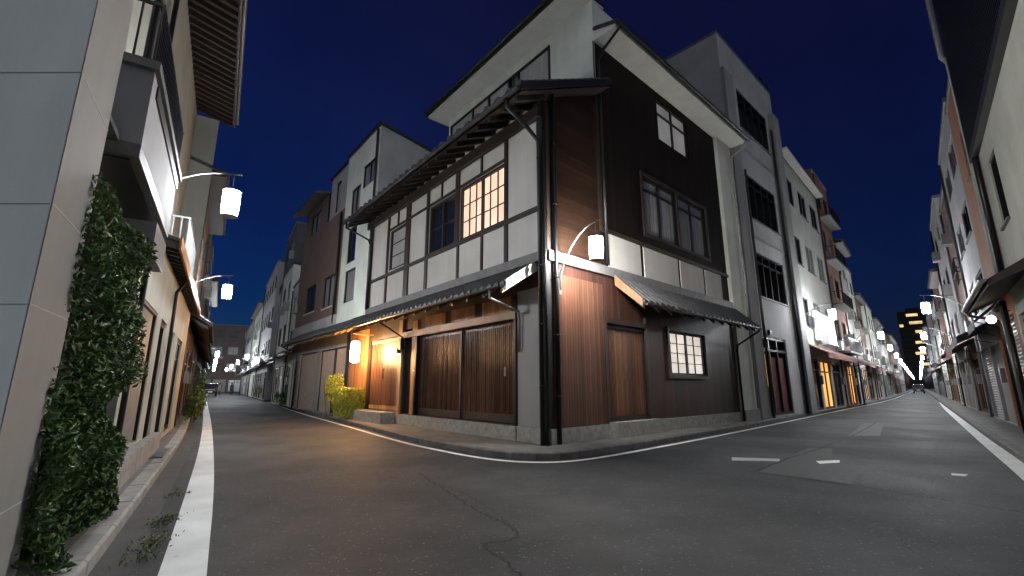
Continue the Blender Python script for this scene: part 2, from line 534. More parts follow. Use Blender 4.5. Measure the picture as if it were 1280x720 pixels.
def gutter(par, fr, x0, x1, y, z, r=0.055, mat='dmetal', name='gutter'):
    m = MB(); n = 8; i = 0
    for (x) in (x0, x1):
        for j in range(n + 1):
            an = math.pi + math.pi * j / n
            m.v.append((x, y + math.cos(an) * r, z + math.sin(an) * r))
        for j in range(n + 1):
            an = 2 * math.pi - math.pi * j / n
            m.v.append((x, y + math.cos(an) * (r - .008), z + math.sin(an) * (r - .008)))
    q = 2 * (n + 1)
    for j in range(q):
        m.f.append((j, (j + 1) % q, q + (j + 1) % q, q + j))
    m.f.append(tuple(range(n + 1)) ); m.f.append(tuple(q + k for k in range(n + 1)))
    return m.build(name, M[mat], par, fr)

def pipe(par, fr, pts, r=0.035, mat='black', name='downpipe', clips=()):
    m = MB().tube(pts, r, 10)
    for (x, y, z) in clips:
        m.lathe([(r * 1.35, z - 0.02), (r * 1.35, z + 0.02)], x, y, 10)
    return m.build(name, M[mat], par, fr, smooth=True)

def rafters(par, fr, x0, x1, yi, zi, yo, zo, step=0.45, w_=0.07, h_=0.10, mat='beam', name='rafters'):
    m = MB(); n = int((x1 - x0) / step)
    for k in range(n + 1):
        a = x0 + k * (x1 - x0) / max(1, n) - w_ / 2
        m.prism([(yi, zi), (yo, zo), (yo, zo - h_), (yi, zi - h_)], a, a + w_)
    return m.build(name, M[mat], par, fr)

def awning(par, fr, x0, x1, z, out=0.8, drop=0.35, mat='awn_red', name='awning', val=0.18):
    m = MB()
    m.prism([(0.0, z), (-out, z - drop), (-out, z - drop - 0.02), (0.0, z - 0.03)], x0, x1)
    n = max(3, int((x1 - x0) / 0.3)); w_ = (x1 - x0) / n
    for k in range(n):
        a = x0 + k * w_
        m.quad((a, -out, z - drop - .02), (a + w_, -out, z - drop - .02), (a + w_, -out - .004, z - drop - val * .8), (a + w_ / 2, -out - .01, z - drop - val), (a, -out - .004, z - drop - val * .8))
    o = m.build(name, M[mat], par, fr)
    for xx in (x0 + .05, x1 - .05):
        MB().tube([(xx, -0.01, z - drop - .25), (xx, -out + .05, z - drop - .04)], 0.012, 6).build('awning_arm', M['black'], o, fr)
    return o

def railing(par, fr, x0, x1, y0, y1, z0, z1, step=0.11, mat='black', name='railing'):
    m = MB()
    for z in (z0, z1):
        m.box(x0, x1, y0, y0 + .03, z - .03, z)
        m.box(x0, x0 + .03, y0 + .03, y1, z - .03, z).box(x1 - .03, x1, y0 + .03, y1, z - .03, z)
    n = int((x1 - x0) / step)
    for k in range(n + 1):
        a = x0 + k * (x1 - x0 - .02) / n
        m.box(a, a + .016, y0 + .006, y0 + .024, z0, z1 - .03)
    for k in range(1, int((y1 - y0) / step) + 1):
        b = y0 + k * step
        m.box(x0 + .006, x0 + .024, b, b + .016, z0, z1 - .03).box(x1 - .024, x1 - .006, b, b + .016, z0, z1 - .03)
    return m.build(name, M[mat], par, fr)

def foliage(mb, n, fn, size=0.05, rg=rnd):
    for _ in range(n):
        p = Vector(fn())
        d = Vector((rg.gauss(0, 1), rg.gauss(0, 1), rg.gauss(0, 1) + 0.3)).normalized()
        a = d.orthogonal().normalized()
        a = Matrix.Rotation(rg.uniform(0, 6.28), 3, d) @ a
        b = d.cross(a)
        s = size * rg.uniform(0.6, 1.35)
        i = len(mb.v)
        mb.v += [tuple(p - a * s), tuple(p + b * s * .42 + d * s * .12), tuple(p + a * s), tuple(p - b * s * .42 + d * s * .12)]
        mb.f.append((i, i + 1, i + 2, i + 3))
    return mb

# ------------------------------------------------------------------ ground, pavements, markings
Z0 = 0.12
struct('ground', MB().quad((-900, -300, -0.02), (900, -300, -0.02), (900, 1500, -0.02), (-900, 1500, -0.02)), M['gutter'])
struct('road', MB().quad((-140, -40, 0), (140, -40, 0), (140, 240, 0), (-140, 240, 0)), M['asphalt'])

def offset(pts, d):
    out = []
    for k, p in enumerate(pts):
        a = Vector(pts[max(0, k - 1)]); b = Vector(pts[min(len(pts) - 1, k + 1)])
        t = (b - a).normalized(); nrm = Vector((t.y, -t.x))
        out.append((p[0] + nrm.x * d, p[1] + nrm.y * d))
    return out

def smooth_line(pts, it=2):
    for _ in range(it):
        q = [pts[0]]
        for a, b in zip(pts, pts[1:]):
            q.append((a[0] * .75 + b[0] * .25, a[1] * .75 + b[1] * .25)); q.append((a[0] * .25 + b[0] * .75, a[1] * .25 + b[1] * .75))
        q.append(pts[-1]); pts = q
    return pts

def ribbon(pts, d0, d1, z0, z1=None):
    a, b = offset(pts, d0), offset(pts, d1)
    m = MB()
    for k in range(len(pts) - 1):
        q = [a[k], b[k], b[k + 1], a[k + 1]]
        if z1 is None: m.quad(*[(x, y, z0) for x, y in q])
        else: m.poly(q, z0, z1)
    return m

def kerb_stones(pts, d0, d1, z, gap=0.012, ln=0.6, bevel=0.02):
    # individual stones laid along a curve, one mesh of one kerb
    m = MB(); acc = [0]
    P = [Vector(p) for p in pts]
    for a, b in zip(P, P[1:]): acc.append(acc[-1] + (b - a).length)
    def at(s):
        for k in range(len(P) - 1):
            if s <= acc[k + 1] or k == len(P) - 2:
                t = (s - acc[k]) / max(1e-6, acc[k + 1] - acc[k])
                q = P[k].lerp(P[k + 1], t); d = (P[k + 1] - P[k]).normalized(); return q, Vector((d.y, -d.x))
    s = 0
    while s < acc[-1]:
        e = min(acc[-1], s + (ln if at(s)[0].length < 45 else ln * 6))
        (qa, na), (qb, nb) = at(s + gap / 2), at(e - gap / 2)
        zz = z + rnd.uniform(-.004, .004)
        A0, A1 = qa + na * d0, qa + na * d1
        B0, B1 = qb + nb * d0, qb + nb * d1
        i = len(m.v)
        ba, bb = na * bevel * (1 if d1 > d0 else -1), nb * bevel * (1 if d1 > d0 else -1)
        m.v += [(*A0, -.01), (*B0, -.01), (*B0, zz - bevel), (*A0, zz - bevel), (*(B0 + bb), zz), (*(A0 + ba), zz), (*B1, zz), (*A1, zz), (*B1, -.01), (*A1, -.01)]
        m.f += [(i, i + 1, i + 2, i + 3), (i + 3, i + 2, i + 4, i + 5), (i + 5, i + 4, i + 6, i + 7), (i + 1, i + 8, i + 6, i + 4, i + 2), (i, i + 3, i + 5, i + 7, i + 9), (i + 7, i + 6, i + 8, i + 9)]
        s = e
    return m

kerbR = smooth_line([(-59.6, 102.5), (-23.79, 45.0), (-10.4, 22.98), (-5.01, 14.87), (-2.2, 10.5), (-0.95, 8.95), (-0.27, 8.25), (0.20, 7.98), (0.68, 7.95), (1.22, 8.28), (2.33, 9.32), (5.41, 12.39), (11.33, 18.61), (19.1, 26.77), (28.96, 36.97), (45.52, 55.32), (190, 219)], 2)
kerbL = smooth_line([(0.5, -2.2), (-1.2, 0.75), (-2.88, 3.5), (-4.0, 5.31), (-7.89, 11.54), (-15.24, 22.45), (-25.61, 38.6), (-47.63, 73.5), (-70, 108)], 2)
kerbRR = smooth_line([(-4, -6.2), (1.2, -0.2), (8.04, 7.55), (10.96, 10.97), (16.01, 16.75), (27.12, 29.52), (44.87, 49.79), (190, 216)], 2)

m = MB()
_o = offset(kerbR, -0.14)
for _a, _b in zip(_o, _o[1:]): m.quad((*_a, Z0 - .004), (*_b, Z0 - .004), (3.0, 50.0, Z0 - .004))
struct('pavement_corner', m, M['walk'])
struct('kerb_corner', kerb_stones(kerbR, 0.0, -0.15, Z0, ln=.42), M['kerb_dark'])
struct('pavement_left', ribbon(kerbL, -0.14, -7.0, Z0 - 0.004), M['walk'])
struct('kerb_left', kerb_stones(kerbL, 0.0, -0.16, Z0, ln=0.9), M['kerb'])
struct('gutter_left', ribbon(kerbL, 0.0, 0.22, 0.004), M['gutter'])
struct('pavement_right', ribbon(kerbRR, 0.14, 7.0, Z0 - 0.004), M['walk'])
struct('kerb_right', kerb_stones(kerbRR, 0.0, 0.15, Z0), M['kerb_dark'])
struct('gutter_right', ribbon(kerbRR, 0.0, -0.2, 0.004), M['gutter'])
struct('edge_line_corner', ribbon(kerbR, 0.16, 0.27, 0.008), M['paint'])

def strip2(a, b, z):
    m = MB()
    for k in range(len(a) - 1):
        m.quad((*a[k], z), (*b[k], z), (*b[k + 1], z), (*a[k + 1], z))
    return m
a = smooth_line([(-0.6, 0.5), (-2.29, 3.28), (-3.66, 5.48), (-5.9, 9.05), (-9.9, 15.2), (-16.9, 25.8), (-27.9, 42.4), (-43.08, 65.34)])
b = smooth_line([(-0.25, 0.5), (-1.98, 3.28), (-3.36, 5.52), (-5.62, 9.05), (-9.62, 15.2), (-16.62, 25.8), (-27.6, 42.4), (-42.75, 65.34)])
struct('edge_line_left', strip2(a, b, 0.008), M['paint'])
a = smooth_line([(2.2, 1.3), (6.9, 6.6), (9.05, 9.1), (14.15, 14.95), (27.37, 30.09), (58.03, 64)])
b = smooth_line([(2.4, 1.15), (7.1, 6.45), (9.26, 8.95), (14.36, 14.8), (27.6, 29.95), (58.25, 63.85)])
struct('edge_line_right', strip2(a, b, 0.008), M['paint'])

def crack(name, pts, w_, mat='seal', z=0.005, j=0.04):
    p = smooth_line(pts, 2)
    q = []
    for (a0, b0) in zip(p, p[1:]):
        for t in (0, .33, .66):
            q.append((a0[0] + (b0[0] - a0[0]) * t + rnd.uniform(-j, j) * .5, a0[1] + (b0[1] - a0[1]) * t + rnd.uniform(-j, j) * .5))
    q.append(p[-1])
    aa, bb = offset(q, w_ * .5), offset(q, -w_ * .5)
    ww = [rnd.uniform(.45, 1.15) for _ in q]
    aa = [(c[0] + (x[0] - c[0]) * k, c[1] + (x[1] - c[1]) * k) for c, x, k in zip(q, aa, ww)]
    return struct(name, strip2(aa, bb, z), M[mat])
crack('road_crack', [(-1.3, 6.83), (-1.01, 6.18), (-0.68, 5.56), (-0.45, 5.06), (-0.23, 4.65), (-0.05, 4.42), (0.06, 4.13), (0.02, 3.97), (-0.18, 3.92), (-0.23, 3.84), (-0.13, 3.64), (0.0, 3.44), (0.08, 3.1)], 0.024)
crack('road_crack', [(-1.2, 6.48), (-0.67, 5.81), (-0.34, 5.2), (-0.06, 4.55), (0.03, 4.25)], 0.009)
crack('road_seam', [(-2.58, 6.54), (-2.14, 6.83), (-1.4, 7.08), (-0.49, 7.42), (0.6, 7.7)], 0.016)
crack('road_seam', [(1.84, 8.21), (2.66, 7.64), (3.31, 7.14), (3.44, 6.95), (3.84, 6.48), (4.19, 6.08), (4.59, 5.41), (5.1, 4.5)], 0.028)
crack('road_seam', [(3.5, 6.98), (4.71, 8.21), (6.73, 10.07), (9.82, 13.27), (12.41, 16.17)], 0.04)
crack('road_crack', [(-1.6, 5.2), (-0.9, 5.25), (-0.5, 5.3), (0.3, 5.5), (0.9, 5.6)], 0.006)
def patch(name, pts, mat, z=0.004):
    m = MB().quad(*[(x, y, z) for x, y in pts])
    return struct(name, m, M[mat])
rc = random.Random(21)
for k in range(9):
    px_, py_ = rc.uniform(-2.5, 5.5), rc.uniform(3.2, 9.5); an = rc.uniform(0, 6.28); pts = []
    for q in range(rc.randint(4, 8)):
        pts.append((px_, py_)); an += rc.uniform(-.6, .6); px_ += .28 * math.cos(an); py_ += .28 * math.sin(an)
    crack('road_crack', pts, rc.uniform(.004, .009), j=.03)
patch('road_patch', [(3.55, 6.95), (4.24, 6.10), (5.03, 6.95), (5.52, 8.3), (6.3, 9.44), (5.9, 9.56)], 'patch')
patch('road_patch', [(8.32, 11.8), (9.11, 11.8), (12.41, 15.82), (11.74, 15.82)], 'patch')
patch('road_patch', [(4.21, 7.28), (3.93, 6.71), (4.15, 6.59), (4.58, 7.14)], 'patch_dark', 0.007)
patch('faded_marking', [(3.79, 8.3), (3.63, 7.96), (4.36, 7.87), (4.52, 8.13)], 'paint_old', 0.006)
patch('faded_marking', [(4.96, 7.87), (4.84, 7.60), (5.24, 7.72), (5.41, 7.96)], 'paint', 0.010)
patch('faded_marking', [(6.19, 6.83), (6.05, 6.68), (6.16, 6.60), (6.34, 6.74)], 'paint_old', 0.006)

# ------------------------------------------------------------------ corner house
CX, CY = 0.681, 9.059
FL = frame(CX, CY, -51.13)                       # left facade: x = -distance from the corner
FRT = frame(CX, CY, 42.56)                       # right facade: x = distance from the corner
house = thing('corner_house', FRT, 'three-storey dark timber and white plaster house with tiled eaves on the street corner', 'house')
H = house
LL, LR = 9.45, 9.1

# ground floor, left facade -------------------------------------------------
holes1 = [(-5.35, -0.92, 0.42, 2.62), (-8.95, -6.75, 0.45, 2.75), (-6.3, -5.85, 0.42, 2.9)]
MB().wall(-10.9, -0.02, Z0, 3.75, holes1, 0, 0.16).build('wall', M['beam'], H, FL)
MB().box(-6.4, -0.86, -0.09, -0.003, Z0, 0.40).build('plinth', M['granite'], H, FL)
MB().box(-0.84, -0.03, -0.045, -0.002, 0.42, 3.2).build('plaster_pier', M['taupe'], H, FL)
MB().box(-0.84, -0.03, -0.075, -0.004, Z0, 0.416).build('plinth', M['granite'], H, FL)
MB().box(-5.75, -5.43, -0.03, -0.002, 0.42, 3.1).build('timber_panel', M['wood_gold'], H, FL)
MB().box(-6.62, -6.38, -0.06, -0.002, Z0, 3.2).build('post', M['beam_light'], H, FL)
MB().box(-10.8, -9.15, -0.03, -0.002, Z0 + .02, 3.2).build('plaster_panel', M['wood_gold'], H, FL)
for k, (xa, xb, yy) in enumerate(((-5.33, -3.12, 0.02), (-3.16, -0.94, 0.06))):
    d = MB().box(xa, xb, yy + .02, yy + .05, 0.44, 2.60)
    n = int((xb - xa) / 0.075)
    for j in range(n + 1):
        x = xa + .02 + j * (xb - xa - .06) / n
        d.box(x, x + 0.022, yy, yy + 0.021, 0.62, 2.52)
    d = d.build('sliding_door', M['wood_door'], H, FL)
    MB().box(xa, xb, yy - .006, yy + .0195, 0.44, 0.61).box(xa, xa + .07, yy - .006, yy + .0195, .612, 2.6).box(xb - .07, xb, yy - .006, yy + .0195, .612, 2.6).build('door_frame', M['beam'], d, FL)
    if k == 1: MB().box(-1.42, -1.36, yy - .02, yy - .008, 1.42, 1.62).build('handle', M['metal'], d, FL)
MB().box(-6.34, -0.86, -0.10, -0.047, 2.63, 2.80).build('lintel', M['beam_light'], H, FL)
MB().box(-0.93, -0.85, -0.09, 0.1, 0.42, 3.1).box(-5.42, -5.345, -0.09, 0.1, 0.42, 2.62).build('door_jamb', M['black'], H, FL)
for xa in (-5.0, -3.6, -2.2):
    MB().box(xa, xa + 1.1, -0.02, -0.003, 2.83, 3.15).build('transom_panel', M['wood_gold'], H, FL)
MB().box(-5.63, -5.53, -0.036, -0.031, 1.62, 1.67).build('nameplate', M['plate'], H, FL)
MB().box(-6.16, -6.0, 0.05, 0.07, 0.44, 2.85).build('recess_panel', M['wood_dark'], H, FL)
# entrance door pair lit by the lantern
for xa, xb in ((-8.93, -7.86), (-7.84, -6.77)):
    d = MB().box(xa, xb, .06, .10, 0.47, 2.73)
    n = int((xb - xa) / .11)
    for j in range(1, n):
        x = xa + j * (xb - xa) / n
        d.box(x - .008, x + .008, .048, .061, 0.6, 2.65)
    d = d.build('entrance_door', M['wood_slat'], H, FL)
    MB().box(xa, xb, .04, .059, .47, .6).build('door_rail', M['beam_light'], d, FL)
    MB().box(xa, xb, .04, .059, 2.62, 2.73).build('door_rail', M['beam_light'], d, FL)
MB().tube([(-7.79, .02, 1.45), (-7.79, .0, 1.5), (-7.79, .0, 1.72), (-7.79, .02, 1.77)], .014, 8).build('handle', M['black'], H, FL)
MB().box(-9.08, -6.65, -0.5, -0.004, Z0 - .02, 0.44).build('doorstep', M['granite'], H, FL)
# upper floor, left facade ----------------------------------------------------
wins = [(-3.34, -1.34, 4.98, 6.5), (-5.05, -3.55, 4.98, 6.5), (-7.85, -6.62, 5.05, 6.5)]
MB().wall(-LL, -0.02, 3.751, 7.56, wins, 0, 0.14).build('wall', M['panel'], H, FL)
window(H, FL, -3.34, -1.34, 4.98, 6.5, 0, 2, 3, 3, 'lit_warm', 'beam', .07)
window(H, FL, -5.05, -3.55, 4.98, 6.5, 0, 2, 2, 1, 'glass', 'beam', .07)
window(H, FL, -7.85, -6.62, 5.05, 6.5, 0, 1, 3, 1, 'blind', 'beam', .07)
t = MB()
for x, wd, za, zb in ((-0.12, .1, 3.95, 7.6), (-1.28, .12, 3.95, 7.6), (-3.36, .09, 3.95, 4.86), (-3.44, .2, 4.98, 7.2), (-2.3, .07, 6.56, 7.2), (-4.3, .07, 6.56, 7.2),
                      (-2.25, .08, 3.95, 4.86), (-5.12, .14, 3.95, 7.6), (-6.42, .3, 3.95, 7.8), (-7.2, .07, 6.56, 7.2), (-7.95, .12, 3.95, 7.6), (-9.4, .1, 3.95, 7.6)):
    t.box(x - wd / 2, x + wd / 2, -0.042, -0.002, za, zb)
t.build('timber_posts', M['beam'], H, FL)
MB().box(-LL, -0.03, -0.06, -0.003, 4.87, 4.975).box(-7.95, -1.3, -.05, -.003, 6.5, 6.56).build('timber_rail', M['beam'], H, FL)
MB().box(-LL, -0.03, -0.10, -0.004, 3.74, 3.94).build('flashing', M['flash'], H, FL)
MB().box(-LL - .2, 0.0, -0.16, -0.044, 7.0, 7.26).build('eave_beam', M['beam'], H, FL)
# lean-to tiled roof over the upper floor, up to the set back top storey
EZ, EY = 7.14, -0.92
tile_roof(H, FL, -LL - .45, 0.36, 1.98, 8.66, EY, EZ + .09, 0.40, .10)
MB().prism([(1.98, 8.52), (EY + .04, EZ - .02), (EY + .04, EZ - .05), (1.98, 8.49)], -LL - .4, .34).build('eave_boarding', M['beam'], H, FL)
rafters(H, FL, -LL - .3, 0.1, 0.0, 7.50, EY + .06, EZ - .055, 0.46, .08, .11)
gutter(H, FL, -LL - .45, 0.36, EY - .07, EZ + .0, .06)
MB().prism([(1.98, 8.68), (EY - .02, EZ + .10), (EY - .02, EZ - .06), (1.98, 8.54)], 0.362, 0.41).build('barge_board', M['dmetal'], H, FL)
pipe(H, FL, [(-.05, EY - .07, EZ - .05), (-.05, EY - .05, EZ - .25), (-.0, -.45, EZ - .55), (.0, -.16, EZ - .75), (.0, -.13, EZ - 1.0), (.0, -.13, Z0)], .045, 'black', clips=[(.0, -.13, z) for z in (1.2, 2.4, 3.6, 4.8, 6.0)])
pipe(H, FL, [(-LL - .1, EY - .07, EZ - .05), (-LL - .1, EY - .06, EZ - .25), (-LL + .12, -.2, EZ - .62), (-LL + .12, -.1, EZ - .85), (-LL + .12, -.1, 3.9)], .04, 'black')
# pent roof over the ground floor, left
PZ, PY = 3.16, -0.80
tile_roof(H, FL, -10.75, -0.32, -0.0, 3.74, PY, PZ + .05, 0.25, .06)
MB().prism([(0.0, 3.66), (PY + .03, PZ), (PY + .03, PZ - .03), (0.0, 3.62)], -10.7, -.34).build('eave_boarding', M['beam'], H, FL)
rafters(H, FL, -10.6, -0.5, 0.0, 3.61, PY + .05, PZ - .035, 0.62, .07, .09, 'beam_light')
gutter(H, FL, -10.75, -0.5, PY - .06, PZ, .05)
MB().prism([(-.0, 3.80), (PY - .01, PZ + .11), (PY - .01, PZ - .10), (-.0, 3.56)], -.318, -.25).build('barge_board', M['soffit'], H, FL)
pipe(H, FL, [(-.75, PY - .06, PZ - .03), (-.75, PY - .05, PZ - .2), (-.7, -.35, PZ - .36), (-.7, -.14, PZ - .42), (-.7, -.12, PZ - .6), (-.7, -.12, 1.9)], .032, 'metal')
pipe(H, FL, [(-6.25, PY - .06, PZ - .03), (-6.25, PY - .04, PZ - .12), (-6.25, -.12, PZ - .5), (-6.25, -.08, PZ - .8)], .028, 'black')
b = MB().box(-6.31, -6.19, -.2, -.062, 2.28, 2.62).build('bracket', M['black'], H, FL)

# right facade ------------------------------------------------------------------
holesR = [(1.93, 3.6, 0.45, 2.62), (4.78, 6.85, 1.5, 2.68)]
MB().wall(0.02, 9.08, Z0, 3.75, holesR, 0, 0.16).build('wall', M['wood_brown'], H, FRT)
MB().box(0.20, 1.88, -0.045, -0.003, 0.41, 3.5).build('board_panel', M['wood_red'], H, FRT)
MB().box(0.03, 9.05, -0.075, -0.004, Z0, 0.40).build('plinth', M['granite'], H, FRT)
MB().box(1.88, 3.68, -0.30, -0.077, Z0 - .01, 0.44).build('doorstep', M['granite'], H, FRT)
d = MB().box(1.97, 3.56, .07, .11, .47, 2.6)
for j in range(30):
    x = 2.0 + j * 1.53 / 30
    d.box(x, x + .026, .052, .071, .55, 2.52)
d = d.build('slatted_door', M['wood_slat'], H, FRT)
MB().box(1.95, 2.0, .03, .068, .46, 2.6).box(3.53, 3.58, .03, .068, .46, 2.6).box(2.0, 3.53, .03, .068, .46, .54).box(2.0, 3.53, .03, .068, 2.53, 2.6).build('door_frame', M['beam'], d, FRT)
MB().box(1.85, 1.93, -.07, .05, .42, 2.9).box(3.6, 3.68, -.07, .05, .42, 2.9).box(1.93, 3.6, -.07, .05, 2.62, 2.74).build('door_jamb', M['beam'], H, FRT)
window(H, FRT, 4.78, 6.85, 1.5, 2.68, -.02, 2, 4, 2, 'lit_shoji', 'beam', .06)
MB().box(4.68, 4.777, -.06, -.003, 1.4, 2.78).box(6.853, 6.95, -.06, -.003, 1.4, 2.78).box(4.777, 6.853, -.06, -.003, 1.4, 1.497).box(4.777, 6.853, -.06, -.003, 2.683, 2.78).build('window_surround', M['beam'], H, FRT)
# band of white panels
MB().wall(1.95, 9.08, 3.751, 4.9, (), 0).build('wall', M['wood_dark'], H, FRT)
pb = MB()
for xa, xb in ((2.2, 3.62), (3.78, 5.6), (5.74, 7.2), (7.34, 8.5)): pb.box(xa, xb, -.03, -.003, 3.98, 4.82)
pb.build('plaster_panels', M['panel'], H, FRT)
MB().box(0.03, 9.08, -.10, -.033, 3.74, 3.96).build('flashing', M['flash'], H, FRT)
MB().box(1.9, 9.08, -.06, -.004, 4.83, 4.93).build('timber_rail', M['beam'], H, FRT)
w2 = [(3.95, 5.8, 5.25, 6.95), (5.9, 7.75, 5.25, 6.95), (5.1, 7.0, 8.5, 9.88)]
MB().wall(1.95, 9.08, 4.901, 10.12, w2, 0, .14).build('wall', M['wood_dark'], H, FRT)
# boarded end of the lower wing below the verge
g = MB().quad((0.02, 0, 3.751), (1.95, 0, 3.751), (1.95, 0, 8.62), (0.02, 0, 7.45))
g.build('gable_wall', M['wood_hor'], H, FRT)
MB().box(.02, .12, -.05, -.003, 3.97, 7.35).box(1.9, 2.0, -.055, -.003, 4.94, 8.5).build('timber_posts', M['beam'], H, FRT)
MB().box(3.86, 3.947, -.05, -.003, 5.15, 7.05).box(5.803, 5.897, -.05, -.003, 5.25, 6.95).box(7.753, 7.84, -.05, -.003, 5.15, 7.05).box(3.947, 7.753, -.05, -.003, 6.953, 7.04).box(3.947, 7.753, -.05, -.003, 5.16, 5.247).build('window_surround', M['beam'], H, FRT)
window(H, FRT, 3.95, 5.8, 5.25, 6.95, 0, 2, 1, 1, 'curtain', 'black', .06, transom=.32)
window(H, FRT, 5.9, 7.75, 5.25, 6.95, 0, 2, 1, 1, 'curtain', 'black', .06, transom=.32)
window(H, FRT, 5.1, 7.0, 8.5, 9.88, 0, 2, 1, 1, 'lit_dim', 'black', .05, transom=.42)
# white end bay
MB().box(9.1, 10.25, -.12, .9, Z0, 10.12).build('end_bay', M['white'], H, FRT)
MB().box(9.08, 10.28, -.16, -.121, Z0, .45).build('plinth', M['granite'], H, FRT)
pipe(H, FRT, [(10.1, -.75, 10.02), (10.1, -.7, 9.86), (10.08, -.2, 9.62), (10.08, -.19, 9.3), (10.08, -.19, .5)], .04, 'pipe_white')
# pent roof right
QZ, QY = 3.02, -.80
tile_roof(H, FRT, 2.35, 9.15, -0.1, 3.72, QY, QZ + .05, .25, .062)
MB().prism([(-.1, 3.64), (QY + .03, QZ), (QY + .03, QZ - .03), (-.1, 3.60)], 2.37, 9.1).build('eave_boarding', M['beam'], H, FRT)
rafters(H, FRT, 2.5, 9.0, -.08, 3.59, QY + .05, QZ - .035, .55, .07, .09)
MB().prism([(-.1, 3.80), (QY - .01, QZ + .11), (QY - .01, QZ - .08), (-.1, 3.54)], 2.285, 2.348).build('barge_board', M['beam_light'], H, FRT)
gutter(H, FRT, 2.35, 9.2, QY - .06, QZ, .05)
pipe(H, FRT, [(9.0, QY - .06, QZ - .03), (9.0, QY - .04, QZ - .1), (8.98, -.16, QZ - .5), (8.98, -.13, QZ - .7), (8.98, -.13, Z0)], .035, 'black')
# top storey -----------------------------------------------------------------------
FT = FL.copy(); FT = frame(CX + 2.0 * .73655, CY + 2.0 * .67638, -51.13)
hT = [(-7.2, -1.66, 9.75, 11.08)]
MB().wall(-7.35, 0.0, 8.45, 11.42, hT, 0, .06).build('wall', M['white'], H, FT)
MB().quad((-7.35, 0, 8.45), (-7.35, 4.5, 8.45), (-7.35, 4.5, 11.42), (-7.35, 0, 11.42)).quad((0, 0, 8.45), (0, .02, 8.45), (0, .02, 11.42), (0, 0, 11.42)).build('wall', M['white'], H, FT)
bw = MB()
for xa in (-7.2, -5.72, -4.72, -3.62, -3.12, -1.7):
    bw.box(xa, xa + .06, -.035, .04, 9.75, 11.08)
bw.box(-7.2, -1.65, -.032, .042, 11.02, 11.08).box(-7.2, -1.65, -.032, .042, 9.75, 9.81)
bw = bw.build('window_band', M['black'], H, FT)
MB().quad((-7.15, .03, 9.8), (-4.7, .03, 9.8), (-4.7, .03, 11.03), (-7.15, .03, 11.03)).quad((-3.1, .03, 9.8), (-1.66, .03, 9.8), (-1.66, .03, 11.03), (-3.1, .03, 11.03)).quad((-4.68, .03, 9.8), (-3.64, .03, 9.8), (-3.64, .03, 11.03), (-4.68, .03, 11.03)).build('frosted_pane', M['blind'], bw, FT)
MB().quad((-3.6, .032, 9.8), (-3.1, .032, 9.8), (-3.1, .032, 11.03), (-3.6, .032, 11.03)).build('pane', M['glass'], bw, FT)
MB().box(-7.75, -.02, -.72, .5, 11.42, 11.50).build('soffit', M['soffit'], H, FT)
MB().box(2.02, 3.6, .012, .1, 10.12, 11.42).build('upper_side_wall', M['white'], H, FRT)
MB().box(-7.78, .0, -.78, .55, 11.503, 11.60).build('roof_edge', M['dmetal'], H, FT)
gutter(H, FT, -7.78, .0, -.84, 11.6, .06)
# main roof over the right facade
tile_roof(H, FRT, 3.65, 10.35, 3.2, 11.6, -.72, 10.24, .28, .07)
tile_roof(H, FRT, 1.95, 3.648, -.02, 10.48, -.72, 10.24, .28, .07)
MB().box(1.98, 10.33, -.70, -.001, 10.121, 10.17).build('soffit', M['soffit'], H, FRT)
MB().prism([(-.01, 10.172), (-.70, 10.172), (-.70, 10.2), (-.01, 10.42)], 1.985, 10.32).build('roof_fill', M['soffit'], H, FRT)
gutter(H, FRT, 1.92, 10.4, -.80, 10.2, .06)
pipe(H, FRT, [(2.0, -.80, 10.12), (2.0, -.78, 10.0), (2.02, -.3, 9.72), (2.02, -.12, 9.5), (2.02, -.11, 8.9), (2.02, -.11, 4.0)], .035, 'black')
MB().box(9.9, 9.98, 0, 6, 3.8, 10.1).box(2, 9.9, 6, 6.1, Z0, 10.1).build('back_wall', M['grey'], H, FRT)
# corner pipes and conduits
pipe(H, FL, [(.10, -.09, 7.6), (.10, -.09, Z0)], .032, 'black', name='conduit')
pipe(H, FRT, [(.22, -.10, 7.7), (.22, -.10, Z0)], .05, 'black', name='conduit', clips=[(.22, -.10, z) for z in (1.0, 2.2, 3.4, 5.0, 6.4)])
MB().box(-.05, .17, -.02, .16, Z0, 7.4).build('corner_post', M['dmetal'], H, FRT)

